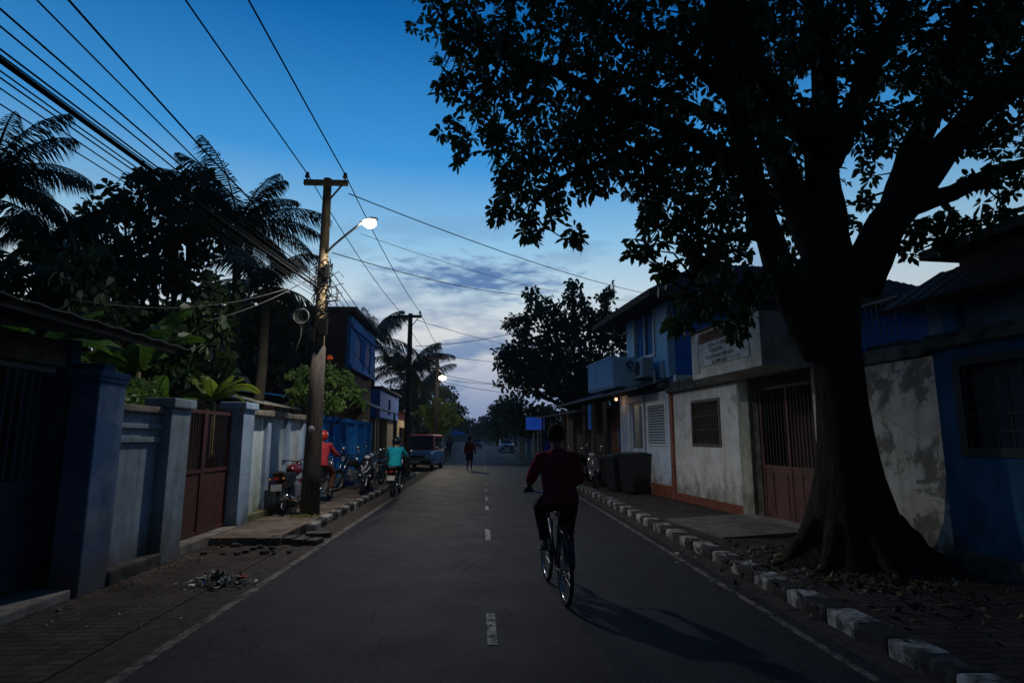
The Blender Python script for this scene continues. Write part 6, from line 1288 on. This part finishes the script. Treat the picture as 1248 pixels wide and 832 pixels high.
# ---- cars
def car(label, loc, rz, col, hood_sky_col=None, boxy=True, seed=1, name='parked_car', cat='car', cab_glow_col=None):
    t = T(name, label, cat, loc, rz, 'parked cars'); pc = paint('car_paint_%02d' % seed, col, .22); L_, W_ = 3.9, 1.62; hw = W_/2
    H_ = 1.8 if boxy else 1.46
    # body: side profile extruded with inward-leaning glasshouse; front is -y
    def ring(y, z, w): return [(-w, y, z), (w, y, z)]
    low = [(-L_/2, .42), (-L_/2-.02, .62), (-L_/2+.05, .86), (-L_/2+.95, .98), (L_/2-.08, 1.0), (L_/2, .7), (L_/2, .4), (L_/2-.4, .28), (-L_/2+.35, .28)]
    m = MB(); m.prism(low, -hw, hw, 'X'); body = m.build('body', pc, t, local=True, bevel=.06)
    m = MB(); fy0 = -L_/2+(.95 if boxy else 1.15); fy1 = fy0+(.42 if boxy else .7); ry1 = L_/2-(.15 if boxy else .75); ry0 = L_/2-.05; cw = hw-.14
    v = [m._v(p) for p in [(-hw+.03, fy0, .97), (hw-.03, fy0, .97), (hw-.03, ry0, .99), (-hw+.03, ry0, .99), (-cw, fy1, H_), (cw, fy1, H_), (cw, ry1, H_), (-cw, ry1, H_)]]
    for q in ((0, 1, 5, 4), (1, 2, 6, 5), (2, 3, 7, 6), (3, 0, 4, 7), (4, 5, 6, 7)): m.face([v[i] for i in q])
    cab = m.build('cabin', paint('cabin_glow_paint_%02d' % seed, cab_glow_col, .3) if cab_glow_col else pc, t, local=True, bevel=.05)
    def onface(a, b, c, d, u0, u1, w0, w1, off, nm, mt, par):
        a, b, c, d = map(Vector, (a, b, c, d)); n = (b-a).cross(d-a).normalized()*off
        P_ = lambda u, w: a.lerp(b, u).lerp(d.lerp(c, u), w)+n
        m = MB(); m.quad(P_(u0, w0), P_(u1, w0), P_(u1, w1), P_(u0, w1)); o = m.build(nm, mt, par, local=True); o.modifiers.new('s', 'SOLIDIFY').thickness = .012; return o
    A_ = [(-hw+.03, fy0, .97), (hw-.03, fy0, .97), (cw, fy1, H_), (-cw, fy1, H_)]; onface(*A_, .06, .94, .08, .88, .008, 'windscreen', M_glass, cab)
    A_ = [(hw-.03, fy0, .97), (hw-.03, ry0, .99), (cw, ry1, H_), (cw, fy1, H_)]; onface(*A_, .1, .5, .12, .85, .008, 'side_window', M_glass, cab); onface(*A_, .54, .92, .12, .85, .008, 'side_window', M_glass, cab)
    A_ = [(-hw+.03, ry0, .99), (-hw+.03, fy0, .97), (-cw, fy1, H_), (-cw, ry1, H_)]; onface(*A_, .08, .46, .12, .85, .008, 'side_window', M_glass, cab); onface(*A_, .5, .9, .12, .85, .008, 'side_window', M_glass, cab)
    A_ = [(hw-.03, ry0, .99), (-hw+.03, ry0, .99), (-cw, ry1, H_), (cw, ry1, H_)]; onface(*A_, .08, .92, .12, .85, .008, 'rear_window', M_glass, cab)
    m = MB(); m.prism([(-L_/2+.06, .87), (-L_/2+.1, .9), (-L_/2+.93, 1.01), (-L_/2+.93, .97)], -hw+.1, hw-.1, 'X'); m.build('bonnet', paint('bonnet_paint_%02d' % seed, hood_sky_col or col, .15), t, local=True, bevel=.01)
    m = MB(); m.box(-.45, .45, -L_/2-.035, -L_/2+.0, .6, .74)
    for k in range(4): m.box(-.45, .45, -L_/2-.05, -L_/2-.03, .61+k*.035, .62+k*.035)
    m.build('grille', M_black, t, local=True)
    m = MB(); m.box(-hw-.01, hw+.01, -L_/2-.1, -L_/2+.1, .34, .52, bev=.03); m.build('bumper', M_black, t, local=True)
    m = MB(); m.box(-hw-.01, hw+.01, L_/2-.1, L_/2+.08, .34, .52, bev=.03); m.build('bumper', M_black, t, local=True)
    for s in (-1, 1):
        m = MB(); m.ball((s*(hw-.2), -L_/2-.01, .7), (.13, .05, .09), seg=14, rings=8); m.build('headlight', M_mirror, t, local=True, smooth=True)
        m = MB(); m.box(s*(hw-.12)-.06, s*(hw-.12)+.06, L_/2-.01, L_/2+.03, .66, .86, bev=.01); m.build('tail_light', paint('tail_red', (.35, .01, .01)), t, local=True)
        m = MB(); m.box(s*(hw+.06)-.05, s*(hw+.06)+.05, fy0+.15, fy0+.25, 1.0, 1.14, bev=.02); m.build('wing_mirror', M_black, t, local=True)
        for y in (-L_/2+.72, L_/2-.72):
            m = MB(); m.lathe([(.2, -.09), (.3, -.085), (.315, -.05), (.315, .05), (.3, .085), (.2, .09)], (s*(hw-.08), y, .315), axis='X', seg=26); w = m.build('wheel', M_rubber, t, local=True, smooth=False)
            m = MB(); m.lathe([(.19, -.095), (.05, -.1), (.05, .1), (.19, .095)], (s*(hw-.08), y, .315), axis='X', seg=18); m.build('rim', M_steel, w, local=True)
            m = MB(); m.lathe([(.345, -.02), (.36, .0), (.345, .02)], (s*(hw-.02), y, .34), axis='X', seg=26); m.build('wheel_arch', M_black, body, local=True)
    m = MB(); m.box(-.24, .24, -L_/2-.115, -L_/2-.1, .38, .49); m.build('number_plate', paint('plate_white', (.7, .7, .68), .5), t, local=True)
    return t
car('boxy red car with sky blue painted on its bonnet and a red glow on the cabin, parked on the left', (-3.25, 32.8, 0), -.1, (.22, .42, .7), (.35, .65, .95), True, 1, cab_glow_col=(.9, .13, .08))  # blue sky light and reddish glow are put into the paint colours
car('white car parked far down the right side of the road', (2.6, 72, 0), .05, (.7, .72, .78), None, False, 2)
car('small red car in the far distance on the left lane', (-1.2, 98, 0), 0, (.45, .03, .03), None, False, 3)
# ================================================================== GROUND CLUTTER
def bits(name, label, cat, cx, cy, z, n, sx, sy, h, mats, seed, s0=.02, s1=.07, kind='stuff'):
    rnd = random.Random(seed); m = MB()
    for i in range(n):
        q = min(abs(rnd.gauss(0, .5)), 1.3); a = rnd.uniform(0, 6.28); x = cx+math.cos(a)*q*sx; y = cy+math.sin(a)*q*sy; zz = z+h*max(0, 1-q)*rnd.random(); s = rnd.uniform(s0, s1); m.mi = rnd.randrange(len(mats))
        d = Vector((rnd.gauss(0, 1), rnd.gauss(0, 1), rnd.gauss(0, .4))).normalized(); e = d.cross(Vector((rnd.gauss(0, .4), rnd.gauss(0, .4), 1))).normalized(); c = Vector((x, y, zz+.008))
        nn = d.cross(e)*.15*s
        m.face([m._v(c-d*s), m._v(c-e*s*.5+nn), m._v(c+d*s), m._v(c+e*s*.5+nn)])
    o = m.build(name, mats); tag(o, label, cat, None, kind); return o
M_litw = pm('litter_white', (.7, .7, .68), (.5, .5, .5), rough=.5, bump=0); M_litr = pm('litter_red', (.6, .05, .04), (.4, .04, .03), rough=.5, bump=0); M_litd = pm('litter_dark', (.03, .045, .035), (.05, .05, .04), rough=.6, bump=0)
bits('rubbish_heap', 'small heap of leaves and white and red litter on the left pavement', 'rubbish', -2.95, 7.1, .03, 240, .32, .26, .12, [M_litd, M_litd, M_litw], 4, .02, .05)
bits('rubbish_scraps', 'red scraps at the right end of the litter heap', 'rubbish', -2.72, 7.2, .04, 30, .09, .09, .05, [M_litr], 5, .02, .04)
bits('litter', 'stray pale scraps scattered over the near left pavement', 'litter', -3.2, 6.9, .02, 46, 1.0, 1.9, 0, [M_litw, M_dryleaf], 6, .008, .022)
bits('fallen_leaves', 'dry fallen leaves round the foot of the huge tree', 'leaves', 4.1, 6.9, .125, 1300, 1.5, 2.4, .03, [M_dryleaf, M_dirt, M_litd], 7, .02, .06)
bits('fallen_leaves', 'scattered dry leaves along the right kerb and gutter', 'leaves', 3.3, 9.5, .02, 260, .7, 5.5, .0, [M_dryleaf, M_dirt], 8, .012, .035)
bits('fallen_leaves', 'yellow leaves gathered at the foot of the nearest utility pole', 'leaves', -3.45, 12.0, .125, 160, .5, .35, .03, [M_dryleaf, M_leaf2], 9, .02, .05)
bits('fallen_leaves', 'dark fallen leaves along the foot of the left walls', 'leaves', -3.9, 8.0, .02, 200, .4, 3.5, .0, [M_dryleaf, M_litd], 10, .012, .03)
m = MB(); rd = random.Random(8)
poly = []
for k in range(14): a = 2*math.pi*k/14; poly.append((-2.72+.28*math.cos(a)*rd.uniform(.7, 1.1), 10.35+.14*math.sin(a)*rd.uniform(.7, 1.2)))
m.prism(poly, .005, .08, 'Z'); tag(m.build('kerb_rubble', M_conc_d, bevel=.015), 'dark broken lump of kerb lying at the road edge before the painted kerb', 'rubble')
bits('soil_patch', 'loose soil and twigs under the huge tree', 'soil', 4.2, 6.4, .125, 500, 1.2, 1.6, .02, [M_dirt, M_bark], 12, .02, .05)

m = MB(); m.box(-910, 910, -70, 1510, -1.2, 16); hz = m.build('haze', None)
hm = bpy.data.materials.new('haze_air'); hm.use_nodes = True; nt = hm.node_tree
for n in list(nt.nodes):
    if n.type != 'OUTPUT_MATERIAL': nt.nodes.remove(n)
pv = nt.nodes.new('ShaderNodeVolumePrincipled'); pv.inputs['Color'].default_value = (.65, .8, 1, 1); pv.inputs['Density'].default_value = .0004; pv.inputs['Anisotropy'].default_value = .55
nt.links.new(pv.outputs[0], nt.nodes['Material Output'].inputs['Volume'])
hz.data.materials.clear(); hz.data.materials.append(hm); tag(hz, 'faint evening haze over the whole street', 'haze', None, 'stuff')
